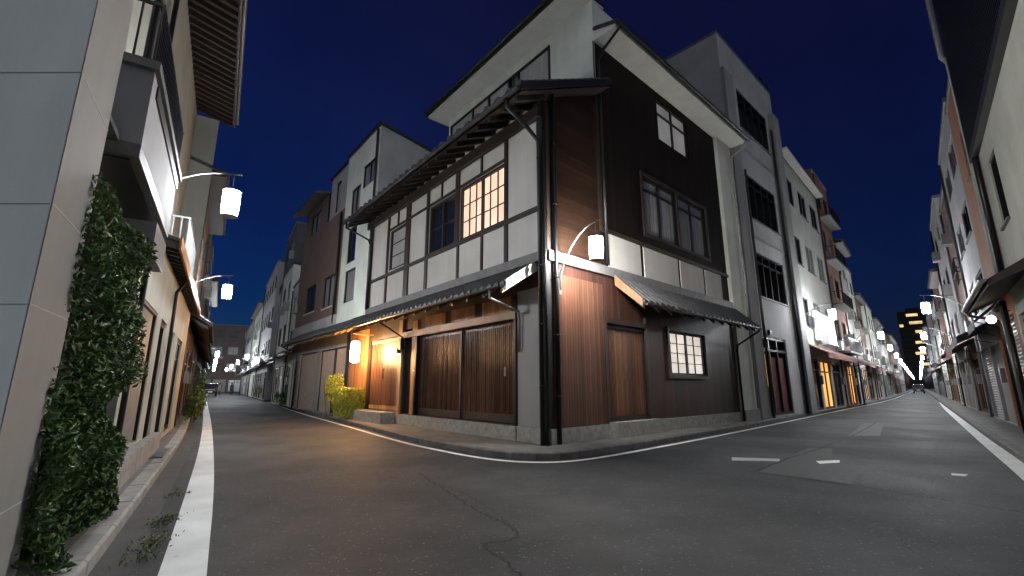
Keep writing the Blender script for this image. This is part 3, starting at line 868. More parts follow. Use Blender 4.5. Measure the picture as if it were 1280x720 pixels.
# ------------------------------------------------------------------ street lanterns
def make_lantern(name, label, fr, pole=None, out=1.0, glow='lamp', group='street lanterns', warm=False, up=.75):
    # local: mount at the wall or pole top, arm reaching out along -y; the lantern hangs at its end
    T = thing(name, fr, label, 'street lamp', group)
    if pole:
        MB().tube([(0, 0, -pole), (0, 0, up * .3)], .05, 10, .035).lathe([(.1, -pole), (.1, -pole + .08), (.06, -pole + .12)], 0, 0, 12).build('pole', M['dmetal'], T, fr, smooth=True)
    else:
        MB().box(-.04, .04, -.05, 0, -.35, .18).build('wall_bracket', M['metal'], T, fr)
    pts = [(0, -.05, -.25), (0, -.06, .05)]
    for k in range(1, 9):
        a = k / 8
        pts.append((0, -.06 - (out - .06) * (a ** 1.15), .05 + up * math.sin(a * math.pi / 2) ** .9))
    pts.append((0, -out - .12, up + .075)); 
    MB().tube(pts, .024, 8, .014).tube([(0, -out, up + .04), (0, -out, up - .22)], .008, 6).build('arm', M['metal'], T, fr, smooth=True)
    zt = up - .22
    MB().lathe([(.03, zt + .03), (.09, zt), (.15, zt - .03), (.15, zt - .055)], 0, -out, 16).build('lantern_cap', M['black'], T, fr, smooth=True)
    g = MB().lathe([(.125, zt - .056), (.135, zt - .2), (.130, zt - .36), (.118, zt - .49)], 0, -out, 16).build('lantern_glass', M[glow], T, fr, smooth=True)
    c = MB().lathe([(.128, zt - .491), (.128, zt - .51)], 0, -out, 16)
    for k in range(6):
        an = k * math.pi / 3
        c.tube([(.139 * math.cos(an), -out + .139 * math.sin(an), zt - .05), (.141 * math.cos(an), -out + .141 * math.sin(an), zt - .3), (.124 * math.cos(an), -out + .124 * math.sin(an), zt - .5)], .004, 4)
    c.build('lantern_frame', M['metal'], T, fr)
    return T

def children(o): return [c for c in KIDS.get(o.name, [])]
def copy_tree(src, fr, label):
    c = src.copy(); COL.objects.link(c); c.matrix_basis = fr; c['label'] = label; FR[c.name] = fr
    for ch in [o for o in ALL if o.parent == src]:
        d = ch.copy(); COL.objects.link(d); d.parent = c
    return c

make_lantern('street_lamp', 'bright white lantern on a curved arm fixed to the timber corner house', frame(CX + .40 * .7366, CY + .40 * .6764, 42.56, 3.42), None, 1.0, 'lamp_corner', up=.92)
FLN = frame(-4.309, 5.189, 122.04)
def at(fr, x, y=0., z=0., rot=0):
    return fr @ Matrix.Translation((x, y, z)) @ Matrix.Rotation(R(rot), 4, 'Z')
make_lantern('street_lamp', 'nearest bright lantern on the left street, on a long arm beside the balconies', at(FLN, 2.25, .5, 4.15), None, 1.2, up=.66)
wl = make_lantern('street_lamp', 'second bright lantern on the left street, hanging above the tiled eaves', at(FLN, 10.6, .4, 4.15), None, 1.15, up=.55)
pl = make_lantern('street_lamp', 'nearest pole lantern on the left side of the right street, beside the grey building', frame(13.4, 21.2, 48.83, 4.05), 3.95, 1.35, up=.8)
ALL = list(bpy.data.objects)
ordn = ['second', 'third', 'fourth', 'fifth', 'sixth', 'seventh', 'eighth', 'ninth', 'tenth', 'eleventh', 'twelfth', 'thirteenth', 'fourteenth', 'fifteenth', 'sixteenth', 'seventeenth', 'eighteenth']
D1150 = Vector((.6583, .7527)); DN = Vector((.7527, -.6583))
# left side of the right street
for k in range(13):
    s = 36.6 + k * (12.0 + k * .35)
    p = D1150 * s + DN * (-2.75)
    copy_tree(pl, frame(p.x, p.y, 48.83, 4.0), '%s pole lantern along the left side of the right street' % ordn[k])
# right side of the right street
for k in range(14):
    s = 25.3 + k * (13.8 + k * .3)
    p = D1150 * s + DN * (1.98)
    copy_tree(pl, frame(p.x, p.y, 228.83, 4.05), '%s pole lantern along the right side of the right street' % (['nearest'] + ordn)[k])
# left street
D262 = Vector((-.544, .839)); DM = Vector((.839, .544))
for k, s in enumerate((47, 60, 74, 90)):
    p = D262 * s + DM * (-1.1)
    copy_tree(pl, frame(p.x, p.y, 122.95, 3.6), '%s pole lantern along the left side of the left street' % (['nearest'] + ordn)[k])
for k, s in enumerate((50, 62, 75, 91, 106)):
    p = D262 * s + DM * (4.0 - k * .2)
    copy_tree(pl, frame(p.x, p.y, -57.0, 3.6), '%s pole lantern along the right side of the left street' % (['nearest'] + ordn)[k])

# warm paper lantern on a bracket beside the entrance, small wall light
T = thing('paper_lantern', at(FL, -8.75, -.62, 0), 'glowing warm paper lantern hanging under the eave beside the green hedge', 'lantern')
fr = FR[T.name]
prof = [(.06, 1.98), (.125, 2.02)]
for k in range(13):
    z = 2.04 + k * .045; prof += [(.148, z), (.141, z + .022)]
prof += [(.125, 2.66), (.06, 2.70)]
MB().lathe(prof, 0, 0, 16).build('paper_shade', M['warm_lamp'], T, fr, smooth=True)
MB().lathe([(.075, 1.94), (.075, 1.979)], 0, 0, 16).lathe([(.075, 2.702), (.075, 2.74)], 0, 0, 16).build('rim', M['black'], T, fr)
MB().tube([(0, 0, 2.74), (0, 0, 2.95)], .008, 6).tube([(0, .6, 2.95), (0, -.1, 2.95)], .022, 8).build('bracket', M['beam_light'], T, fr)
T = thing('wall_light', at(FL, -6.5, -.062, 2.18), 'small black downward wall light on the post beside the orange doors', 'wall light')
fr = FR[T.name]
MB().box(-.05, .05, -.12, 0, 0, .16).build('housing', M['black'], T, fr)
MB().box(-.035, .035, -.10, -.02, -.03, -.002).build('lamp', M['small_lamp'], T, fr)

# ------------------------------------------------------------------ townhouse and brown house beside the corner house (left street)
T = thing('townhouse', FL, 'narrow pale grey three-storey townhouse left of the corner house, with black framed windows', 'house')
h = [(-11.55, -10.85, 6.2, 8.0), (-12.35, -11.75, 8.2, 10.0), (-10.35, -8.95, 8.2, 0)]
hh = [(-12.55, -11.5, 8.1, 9.7), (-11.3, -9.9, 9.3, 10.35), (-12.6, -11.6, 6.3, 7.9), (-12.6, -11.4, 4.6, 6.0)]
MB().wall(-13.3, -9.62, 3.0, 11.55, hh, .12, .14).build('wall', M['white'], T, FL)
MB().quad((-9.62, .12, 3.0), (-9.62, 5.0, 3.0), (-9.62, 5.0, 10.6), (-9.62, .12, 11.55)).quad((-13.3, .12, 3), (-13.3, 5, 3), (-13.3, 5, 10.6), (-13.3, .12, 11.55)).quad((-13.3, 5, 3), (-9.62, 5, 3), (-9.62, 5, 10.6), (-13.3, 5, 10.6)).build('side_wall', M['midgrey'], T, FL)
MB().prism([(.05, 11.55), (5.1, 10.58), (5.1, 10.68), (.05, 11.66)], -13.35, -9.55).build('roof', M['dmetal'], T, FL)
window(T, FL, *hh[0], .12, 2, 1, 1, 'curtain', 'black', .06)
window(T, FL, *hh[1], .12, 2, 1, 1, 'curtain', 'black', .06)
window(T, FL, *hh[2], .12, 1, 1, 1, 'glass', 'black', .06)
window(T, FL, *hh[3], .12, 1, 1, 1, 'curtain', 'black', .06)
pipe(T, FL, [(-9.75, .04, 11.4), (-9.75, .04, 4.0)], .05, 'dmetal')
MB().wall(-14.9, -10.95, Z0, 3.72, [(-14.6, -11.3, .14, 2.75)], .0, .14).build('wall', M['taupe'], T, FL)
shutter(T, FL, -14.55, -12.85, .16, 2.7, .08, 'shutter_tan', True)
shutter(T, FL, -12.7, -11.35, .16, 2.7, .08, 'shutter_tan', True)
tile_roof(T, FL, -14.9, -10.77, 0.1, 3.76, PY, PZ + .06, .25, .06)
gutter(T, FL, -14.9, -10.77, PY - .06, PZ + .01, .05)
rafters(T, FL, -14.8, -10.9, 0.0, 3.6, PY + .05, PZ - .03, .6, .07, .09)
MB().box(-11.28, -11.0, -.04, -.003, Z0, 3.2).build('post', M['black'], T, FL)
# air conditioner on the townhouse side
A = thing('air_conditioner', at(FL, -9.05, .9, 8.28), 'pale outdoor air conditioning unit above the long tiled eave', 'air conditioner')
fr = FR[A.name]
MB().box(-.35, .35, -.15, .15, 0, .6).build('casing', M['pipe_white'], A, fr)
MB().lathe([(.2, 0), (.2, .01)], 0, 0, 20).build('fan_grille', M['dmetal'], A, fr @ Matrix.Translation((-.08, -.152, .3)) @ Matrix.Rotation(R(90), 4, 'X'))
MB().box(-.33, -.25, -.14, .14, -.12, -.002).box(.25, .33, -.14, .14, -.12, -.002).build('feet', M['dmetal'], A, fr)

T = thing('brown_house', FL, 'brown rendered three-storey house with pale dormer beyond the pale townhouse', 'house')
hb = [(-15.6, -14.1, 4.75, 6.25), (-18.6, -16.9, 4.85, 6.25)]
MB().wall(-20.3, -13.35, 3.0, 9.2, hb, .15, .14).build('wall', M['brown'], T, FL)
MB().quad((-20.3, .15, 3), (-20.3, 6, 3), (-20.3, 6, 9.6), (-20.3, .15, 9.2)).build('side_wall', M['brown'], T, FL)
window(T, FL, *hb[0], .15, 2, 1, 1, 'curtain', 'black', .06, 'soffit')
window(T, FL, *hb[1], .15, 2, 1, 1, 'glass', 'black', .06, 'soffit')
hc = [(-19.3, -17.6, 9.3, 10.5), (-15.6, -14.9, 9.6, 11.2)]
MB().wall(-20.3, -16.4, 9.201, 11.0, [hc[0]], .25, .14).build('upper_wall', M['brown'], T, FL)
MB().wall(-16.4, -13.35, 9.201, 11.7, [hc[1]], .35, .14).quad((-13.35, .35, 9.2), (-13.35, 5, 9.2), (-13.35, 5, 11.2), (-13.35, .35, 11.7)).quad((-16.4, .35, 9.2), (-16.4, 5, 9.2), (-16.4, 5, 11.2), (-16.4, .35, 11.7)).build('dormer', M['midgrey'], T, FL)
window(T, FL, *hc[0], .25, 2, 1, 1, 'curtain', 'black', .06)
window(T, FL, *hc[1], .35, 1, 1, 1, 'blind', 'black', .05)
MB().prism([(-.45, 10.75), (5.5, 12.2), (5.5, 12.32), (-.45, 10.87)], -20.8, -16.3).build('roof', M['tile'], T, FL)
MB().box(-16.5, -13.25, .27, 5.2, 11.7, 11.8).build('dormer_roof', M['dmetal'], T, FL)
MB().box(-20.32, -13.33, .05, .147, 3.7, 4.25).build('flashing', M['midgrey'], T, FL)
pipe(T, FL, [(-13.6, .06, 9.0), (-13.6, .06, 3.9)], .05, 'black')
MB().wall(-18.2, -14.92, Z0, 3.72, [(-17.9, -15.1, .14, 2.75)], .0, .14).build('wall', M['taupe'], T, FL)
shutter(T, FL, -17.85, -15.15, .16, 2.7, .08, 'shutter_tan', True)
tile_roof(T, FL, -18.5, -14.92, 0.1, 3.78, PY, PZ + .08, .25, .06)
gutter(T, FL, -18.5, -14.92, PY - .06, PZ + .03, .05)
rafters(T, FL, -18.4, -15.0, 0.0, 3.6, PY + .05, PZ - .01, .6, .07, .09)
pipe(T, FL, [(-18.3, PY - .06, PZ), (-18.3, -.1, PZ - .4), (-18.3, -.1, Z0)], .04, 'black')
MB().wall(-20.3, -18.2, Z0, 3.2, [(-20.0, -18.7, .14, 2.5)], .3, .14).build('wall', M['white'], T, FL)
shutter(T, FL, -19.95, -18.75, .16, 2.45, .38, 'shutter')

# ------------------------------------------------------------------ generic street building
def building(fr, name, label, x0, x1, Hh, wallm, floors=3, depth=6.0, y=0.0, seed=1, ground='shutter', win='dark', roof='flat', shop_h=2.9, pent=None, awn=None, wz=None, balcony=False, lit_ground=None, litw=0.0):
    rg = random.Random(seed)
    T = thing(name, fr, label, 'building')
    W = x1 - x0
    holes = []; wl_ = []
    fh = (Hh - shop_h - .4) / max(1, floors - 1)
    ncol = max(1, int(round(W / 2.6)))
    cw = W / ncol
    for f_ in range(floors - 1):
        for c in range(ncol):
            ww = min(cw * .62, 1.9)
            xc = x0 + (c + .5) * cw + rg.uniform(-.12, .12)
            zb = shop_h + f_ * fh + fh * .34
            hx = (xc - ww / 2, xc + ww / 2, zb, zb + fh * .46)
            holes.append(hx); wl_.append(hx)
    gh = []
    ng = max(1, int(round(W / 2.4))); gw = W / ng
    for c in range(ng):
        gx = (x0 + c * gw + .18, x0 + (c + 1) * gw - .18, Z0 + .03, 2.45)
        holes.append(gx); gh.append(gx)
    MB().wall(x0, x1, Z0 - .02, Hh, holes, y, .16).build('wall', M[wallm], T, fr)
    yb = y + depth
    zb0 = Hh - (.8 if roof == 'slope' else 0)
    MB().quad((x0, y, Z0), (x0, yb, Z0), (x0, yb, zb0), (x0, y, Hh)).quad((x1, y, Z0), (x1, yb, Z0), (x1, yb, zb0), (x1, y, Hh)).quad((x0, yb, Z0), (x1, yb, Z0), (x1, yb, zb0), (x0, yb, zb0)).build('side_wall', M[wallm], T, fr)
    if roof == 'tile':
        tile_roof(T, fr, x0 - .1, x1 + .1, y + 2.4, Hh + .9, y - .5, Hh - .02, .3, .07)
        MB().box(x0 - .05, x1 + .05, y - .45, y + 2.2, Hh - .12, Hh - .06).build('soffit', M['beam'], T, fr)
    else:
        MB().box(x0 - .03, x1 + .03, y - .06, yb + .03, Hh - .02, Hh + .12).build('roof', M['dmetal'] if roof == 'slope' else M['flash'], T, fr)
    for hx in wl_:
        u = rg.random()
        pane = 'lit_dim' if rg.random() < litw else ('curtain' if u < .35 else 'glass')
        window(T, fr, *hx, y, 2, 1, 1, pane, 'black' if u > .2 else 'metal', .05, 'flash' if rg.random() < .5 else None)
    for k, gx in enumerate(gh):
        if lit_ground and k in lit_ground:
            window(T, fr, *gx, y, 2, 1, 1, lit_ground[k], 'beam', .09, transom=.5, name='shop_front')
        elif ground == 'shutter' or (ground == 'mix' and rg.random() < .5):
            shutter(T, fr, gx[0], gx[1], gx[2], gx[3], y + .1, rg.choice(['shutter', 'shutter_tan', 'midgrey']), rg.random() < .3)
        else:
            window(T, fr, *gx, y, 2, 1, 1, rg.choice(['glass', 'curtain', 'glass']), 'beam', .08, transom=.45, name='shop_front')
    if pent:
        f2 = fr @ Matrix.Translation((0, y, 0))
        tile_roof(T, f2, x0, x1, 0.0, 3.35, -.6, 2.95, .28, .06, name='pent_roof')
        rafters(T, f2, x0 + .1, x1 - .1, 0.0, 3.2, -.55, 2.88, .5, .06, .08)
    if awn:
        f2 = fr @ Matrix.Translation((0, y, 0))
        awning(T, f2, x0 + .2, x1 - .2, 3.1, .85, .45, awn, val=.25)
    if balcony:
        f2 = fr @ Matrix.Translation((0, y, 0))
        for f_ in range(floors - 1):
            zb = shop_h + f_ * fh + .15
            MB().box(x0 + .3, x1 - .3, -.55, -.003, zb, zb + .1).build('balcony', M['flash'], T, f2)
            railing(T, f2, x0 + .3, x1 - .3, -.55, -.003, zb + .12, zb + .85, .16)
    for c in range(ncol):
        xc = x0 + (c + 1) * cw - .35
        if rg.random() < .45:
            zz = shop_h + rg.randrange(floors - 1) * fh + .25
            MB().box(xc - .35, xc + .25, y - .32, y - .003, zz, zz + .5).build('air_conditioner', M['metal'], T, fr)
        if rg.random() < .25:
            zz = rg.uniform(3.1, 3.8)
            MB().box(x0 + c * cw + .12, x0 + c * cw + .2, y - .5, y - .06, zz, zz + rg.uniform(.4, .9)).build('projecting_sign', M[rg.choice(['grey', 'dgrey', 'awn_dark', 'grey'])], T, fr)
        if rg.random() < .5:
            MB().box(xc, xc + .22, y - .12, y - .003, 1.3, 1.7).build('meter_box', M['metal'], T, fr)
        if rg.random() < .35:
            zz = shop_h + rg.randrange(floors - 1) * fh + fh * .3
            railing(T, fr, x0 + c * cw + .35, x0 + (c + 1) * cw - .35, y - .28, y - .003, zz, zz + .55, .14, 'dmetal', 'window_railing')
    if rg.random() < .8:
        pipe(T, fr, [(x0 + .12, y - .05, Hh - .2), (x0 + .12, y - .05, 2.6), (x0 + .12, y - .07, Z0)], .04, rg.choice(['black', 'metal', 'dmetal']))
    return T

# grey office-like building on the right street, next to the corner house
FG = FRT @ Matrix.Translation((0, -.05, 0))
T = thing('grey_building', FG, 'tall grey building with strip windows beside the corner house', 'building')
sx = 10.35
hg = [(11.85, 15.3, 11.7, 13.55), (11.85, 15.1, 7.75, 9.65), (11.85, 15.0, 4.55, 6.35), (11.3, 14.1, .16, 3.05)]
MB().wall(sx, 16.4, Z0, 15.35, hg, 0, .22).build('wall', M['midgrey'], T, FG)
MB().quad((sx, 0, 9.5), (sx, 9, 9.5), (sx, 9, 15.35), (sx, 0, 15.35)).quad((16.4, 0, Z0), (16.4, 9, Z0), (16.4, 9, 15.35), (16.4, 0, 15.35)).quad((sx, 9, Z0), (16.4, 9, Z0), (16.4, 9, 15.35), (sx, 9, 15.35)).build('side_wall', M['midgrey'], T, FG)
MB().box(sx - .02, 16.42, -.02, 9, 15.352, 15.44).build('coping', M['flash'], T, FG)
MB().box(sx, 11.2, -.14, -.003, Z0, 13.7).build('pilaster', M['grey'], T, FG)
MB().box(15.6, 16.4, -.22, -.003, Z0, 13.9).build('pilaster', M['grey'], T, FG)
for z in (6.9, 10.7): MB().box(11.75, 15.6, -.05, -.003, z, z + .1).build('string_course', M['grey'], T, FG)
for hx in hg[:3]:
    window(T, FG, *hx, 0, 4, 1, 1, 'glass', 'black', .07, 'flash', depth=.18, transom=.35)
w_ = window(T, FG, 11.3, 14.1, .16, 3.05, 0, 3, 1, 1, 'glass', 'black', .1, transom=.45, depth=.18, name='shop_front')
MB().box(12.35, 13.2, .12, .14, .2, 2.3).box(13.3, 14.0, .12, .14, .2, 2.3).build('red_curtain', M['awn_red'], w_, FG)
MB().quad((11.45, .155, 1.2), (12.1, .155, 1.2), (12.1, .155, 2.4), (11.45, .155, 2.4)).build('lit_panel', M['lit_amber'], w_, FG)
MB().box(12.2, 12.3, -.1, 0.1, 3.1, 3.3).build('vent', M['black'], T, FG)
pipe(T, FG, [(11.25, -.2, 9.5), (11.25, -.2, Z0)], .05, 'dmetal')
pipe(T, FG, [(15.5, -.1, 13.0), (15.5, -.1, Z0)], .05, 'black')
# roof rail
rr = MB()
for z in (14.5, 15.2, 15.9, 16.5, 17.1):
    rr.tube([(16.9, .6, z), (18.5, .6, z)], .03, 6).tube([(16.9, 2.0, z), (16.9, .6, z)], .03, 6)
for x in (16.9, 17.7, 18.5): rr.tube([(x, .6, 13.6), (x, .6, 17.2)], .04, 6)
rr.tube([(16.9, 2.0, 13.6), (16.9, 2.0, 17.2)], .04, 6)
tag(rr.build('rooftop_frame', M['black'], None, FG), 'black steel rooftop frame rising beyond the tall grey building', 'frame')

P0 = (12.81, 20.14)
F2 = frame(P0[0], P0[1], 45.9)
T = building(F2, 'white_building', 'white rendered building with red awning and glowing shop sign beyond the grey building', 0.05, 8.0, 12.4, 'drab', 4, 7, 0, 11, 'shop', win='dark', awn='awn_pink', lit_ground={1: 'lit_amber'})
MB().box(2.2, 6.6, -.24, -.10, 3.35, 4.75).build('sign_board', M['sign_lit'], T, F2)
MB().box(2.1, 6.7, -.28, -.244, 3.30, 3.345).box(2.1, 6.7, -.28, -.244, 4.755, 4.8).build('sign_frame', M['metal'], T, F2)
MB().box(0.05, 8.0, -.4, -.065, 12.3, 12.42).build('eave', M['soffit'], T, F2)
T = building(F2, 'red_brown_building', 'narrow red-brown building with balconies behind the white building', 8.05, 12.2, 14.2, 'redbrown', 5, 7, 0.0, 12, 'mix', awn='awn_red', balcony=True, lit_ground={1: 'lit_amber'})
D2 = Vector((math.cos(R(45.9)), math.sin(R(45.9))))
P1 = (P0[0] + D2.x * 12.25, P0[1] + D2.y * 12.25)
F3 = frame(P1[0], P1[1], 48.4)
specs = [
    ('grey_shop_house', 'slim dark grey house with tiled eave after the red-brown building', 4.6, 10.6, 'midgrey', 4, 'awn_pink', 'tile'),
    ('pale_shop_house', 'pale house with plain cornice, fourth along the left side of the right street', 5.5, 10.2, 'white', 4, None, 'flat'),
    ('brown_shop_house', 'low brown house with red awning further down the right street', 6.5, 8.6, 'brown', 3, 'awn_red', 'tile'),
    ('pale_shop_house', 'pale low house just beyond the low brown one on the right street', 8.0, 8.9, 'white', 3, 'awn_red', 'flat'),
    ('grey_shop_house', 'distant grey house in the left row of the right street', 11.0, 8.2, 'grey', 3, None, 'tile'),
    ('pale_shop_house', 'distant pale wide house in the left row of the right street', 15.0, 8.8, 'white', 3, 'awn_red', 'flat'),
    ('brown_shop_house', 'very distant brown house in the left row of the right street', 20.0, 8.6, 'brown', 3, None, 'tile'),
    ('pale_shop_house', 'farthest pale building in the left row of the right street', 28.0, 9.5, 'lilac', 3, None, 'flat'),
]
x = 0
for k, (nm, lb, W, hh_, mt, fl_, aw_, rf) in enumerate(specs):
    building(F3, nm, lb, x + .03, x + W, hh_, mt, fl_, 6, (k % 3) * .12, 40 + k, 'mix', awn=aw_, roof=rf, lit_ground={k % 3: 'lit_amber'} if k in (1, 3) else ({0: 'lit_shoji'} if k > 3 else None), litw=.12)
    x += W

# right-hand row of the right street: x = -distance from the reference corner
FRR = frame(12.857, 11.947, -131.17)
T = thing('shuttered_building', FRR, 'white building with black slatted balcony and roller shutters at the right edge', 'building')
hw = [(3.6, 4.5, 4.5, 6.0)]
MB().wall(2.68, 9.5, Z0, 12.5, hw + [(2.9, 5.2, .15, 2.7)], 0, .16).build('wall', M['drab'], T, FRR)
MB().quad((2.68, 0, Z0), (2.68, 7, Z0), (2.68, 7, 12.5), (2.68, 0, 12.5)).build('side_wall', M['white'], T, FRR)
window(T, FRR, *hw[0], 0, 1, 1, 1, 'glass', 'black', .06, 'flash')
MB().box(2.3, 9.0, -.13, -.003, 6.55, 6.75).build('balcony_slab', M['dmetal'], T, FRR)
bl = MB()
for k in range(60):
    xa = 2.32 + k * .11
    bl.box(xa, xa + .05, -.13, -.09, 6.75, 12.2)
bl.build('balcony_slats', M['black'], T, FRR)
MB().box(2.35, 8.9, -.07, -.005, 6.752, 12.3).build('balcony_screen', M['dgrey'], T, FRR)
shutter(T, FRR, 2.95, 5.15, .17, 2.6, .1)
pipe(T, FRR, [(2.25, -.2, 12.5), (2.25, -.2, 9.6), (2.25, -.1, 9.4), (2.25, -.08, 3.4)], .06, 'pipe_white')
T = thing('terracotta_building', FRR, 'terracotta rendered building with dark pent roof and roller shutter on the right', 'building')
MB().wall(-1.2, 2.65, Z0, 9.55, [(-.95, 2.2, .15, 2.85), (.3, .75, 6.8, 8.2), (1.1, 1.5, 4.6, 5.8)], 0.02, .16).build('wall', M['orange'], T, FRR)
MB().quad((-1.2, .02, Z0), (-1.2, 7, Z0), (-1.2, 7, 9.55), (-1.2, .02, 9.55)).build('side_wall', M['orange'], T, FRR)
MB().box(-1.22, 2.67, -.03, 7, 9.552, 9.64).build('roof', M['flash'], T, FRR)
window(T, FRR, .3, .75, 6.8, 8.2, .02, 1, 1, 1, 'glass', 'black', .05, 'flash')
window(T, FRR, 1.1, 1.5, 4.6, 5.8, .02, 1, 1, 1, 'glass', 'black', .05, 'flash')
shutter(T, FRR, -.9, 2.15, .17, 2.8, .12)
awning(T, FRR, -1.15, .95, 3.35, .55, .5, 'awn_dark', val=.25)
MB().prism([(0.0, 3.5), (-.62, 3.12), (-.62, 3.0), (0.0, 3.3)], 1.0, 5.6).build('pent_roof', M['awn_dark'], T, FRR)
gutter(T, FRR, .95, 5.65, -.68, 3.12, .06, 'metal')
pipe(T, FRR, [(1.1, -.68, 3.08), (1.1, -.6, 2.95), (1.1, -.14, 2.8), (1.1, -.1, 2.6), (1.1, -.1, Z0)], .035, 'black')
pipe(T, FRR, [(2.6, -.06, 9.4), (2.6, -.06, 3.4)], .06, 'black')
pipe(T, FRR, [(2.35, -.12, 3.1), (2.35, -.12, Z0)], .05, 'black')
pipe(T, FRR, [(2.55, -.2, 3.0), (2.55, -.2, Z0)], .03, 'metal')
G = thing('globe_lamp', at(FRR, 2.2, -.35, 2.72), 'small white globe lamp under the pent roof at the right edge', 'wall light')
MB().lathe([(.02, -.09), (.06, -.07), (.09, 0), (.06, .07), (.02, .09)], 0, 0, 14).build('globe', M['small_lamp'], G, FR[G.name], smooth=True)
MB().tube([(0, 0, .09), (0, 0, .16), (0, .34, .18)], .012, 6).build('bracket', M['black'], G, FR[G.name])

specs = [
    ('pale_grey_building', 'pale grey building with tall slot window right after the terracotta one', 5.6, 10.0, 'lilac', 4, 'awn_dark', 'flat', .05),
    ('brown_shop_house', 'brown building with dark red awning, second after the terracotta one', 5.6, 9.6, 'brown', 4, 'awn_red', 'flat', .15),
    ('tall_dark_building', 'tall dark grey building in the middle of the right row', 6.5, 10.4, 'midgrey', 4, 'awn_red', 'flat', .0),
    ('small_shop_house', 'small white house with amber shop light in the right row', 6.5, 8.0, 'white', 3, None, 'tile', .1),
    ('red_brown_shop_house', 'distant red-brown house in the right row', 8.0, 9.2, 'redbrown', 3, 'awn_red', 'flat', .1),
    ('pale_far_building', 'distant pale building in the right row', 12.0, 8.4, 'white', 3, None, 'flat', .1),
    ('grey_far_building', 'very distant grey building in the right row', 18.0, 9.6, 'grey', 3, 'awn_red', 'flat', .05),
    ('pale_far_building', 'farthest pale building in the right row of the right street', 30.0, 9.0, 'lilac', 3, None, 'tile', .1),
]
x = -1.22
for k, (nm, lb, W, hh_, mt, fl_, aw_, rf, y_) in enumerate(specs):
    building(FRR, nm, lb, x - W + .03, x, hh_, mt, fl_, 6, y_, 70 + k, 'mix', awn=aw_, roof=rf, lit_ground={0: 'lit_amber'} if k in (3, 4) else ({1: 'lit_shoji'} if k > 4 else None), litw=.12)
    x -= W

# distant tower block
FTW = frame(226, 256, -41.2)
T = thing('tower_block', FTW, 'tall dark tower block with lit yellow windows at the end of the right street', 'building')
MB().box(-6, 6, 0, 12, 0, 43).box(-2, 4, 2, 10, 43, 45).build('wall', M['black'], T, FTW)
k = 0
for (xa, xb, za) in ((-2.0, 3.0, 40.0), (-1.2, 4.4, 35.6), (-5.6, -3.9, 34.2), (.8, 5, 30.5), (0, 5, 24.5), (.8, 4.6, 21), (-.8, 3.8, 18.5), (1.6, 5.4, 12.5), (2.4, 5.2, 27.4)):
    MB().box(xa, xb, -.06, -.01, za, za + 1.5).build('lit_window', M['lit_tower'], T, FTW)
fb = MB()
for z in range(3, 43, 3): fb.box(-6.1, 6.1, -.3, -.07, z, z + .2)
fb.build('floor_band', M['dmetal'], T, FTW)

# ------------------------------------------------------------------ left street, right row beyond the brown house
F5 = frame(-11.87 + .03, 24.6 + .1, -57.6)
specs = [
    ('white_row_house', 'small white row house with tiled pent roof after the brown house', 4.2, 7.3, 'white', 3, True, 'flat', .25, {0: 'curtain'}),
    ('white_row_house', 'taller white row house with dark windows in the left street', 5.2, 8.9, 'white', 3, True, 'slope', .1, {0: 'lit_dim'}),
    ('black_row_house', 'tall black building rising in the left street row', 5.5, 13.4, 'dgrey', 5, True, 'flat', .6, None),
    ('grey_row_house', 'tall pale grey row house near the far end of the left street', 12.0, 11.6, 'lilac', 4, True, 'flat', .1, None),
    ('white_row_house', 'distant white row house near the far end of the left street', 14.0, 9.9, 'white', 3, True, 'tile', .1, {1: 'lit_shoji'}),
    ('grey_row_house', 'farthest grey row house on the right of the left street', 18.0, 10.0, 'midgrey', 3, True, 'flat', .1, {1: 'lit_shoji'}),
]
x = 0
for k, (nm, lb, W, hh_, mt, fl_, pe, rf, y_, lg) in enumerate(specs):
    building(F5, nm, lb, x - W + .03, x, hh_, mt, fl_, 6, y_, 100 + k, 'mix', pent=pe, roof=rf, lit_ground=lg)
    x -= W
# building closing the view
FE = frame(-58, 84, 30)
building(FE, 'end_building', 'pinkish building closing the far end of the left street', -16, 20, 12.6, 'pink', 4, 8, 0, 130, 'mix', lit_ground={3: 'lit_shoji', 5: 'lit_amber'})

# ------------------------------------------------------------------ left foreground
T = thing('stone_pillar', FLN, 'pale clad building pillar filling the left edge of the picture', 'pillar')
MB().poly([(-3.35, 0), (-2.62, 0), (-.9, 2.9), (-1.64, 2.7)], Z0 - .05, 8.0).build('body', M['stone'], T, FLN)
MB().box(-3.348, -2.615, -.006, -.001, Z0, 8.0).build('street_face', M['taupe'], T, FLN)
j = MB()
for z in (.55, 1.62, 2.18, 3.0, 4.1, 5.2):
    j.poly([(-3.3535, .002), (-3.349, 0.0), (-1.639, 2.70), (-1.6435, 2.702)], z, z + .004)
    j.box(-3.34, -2.61, -.0085, -.0065, z, z + .007)
j.build('joints', M['joint'], T, FLN)

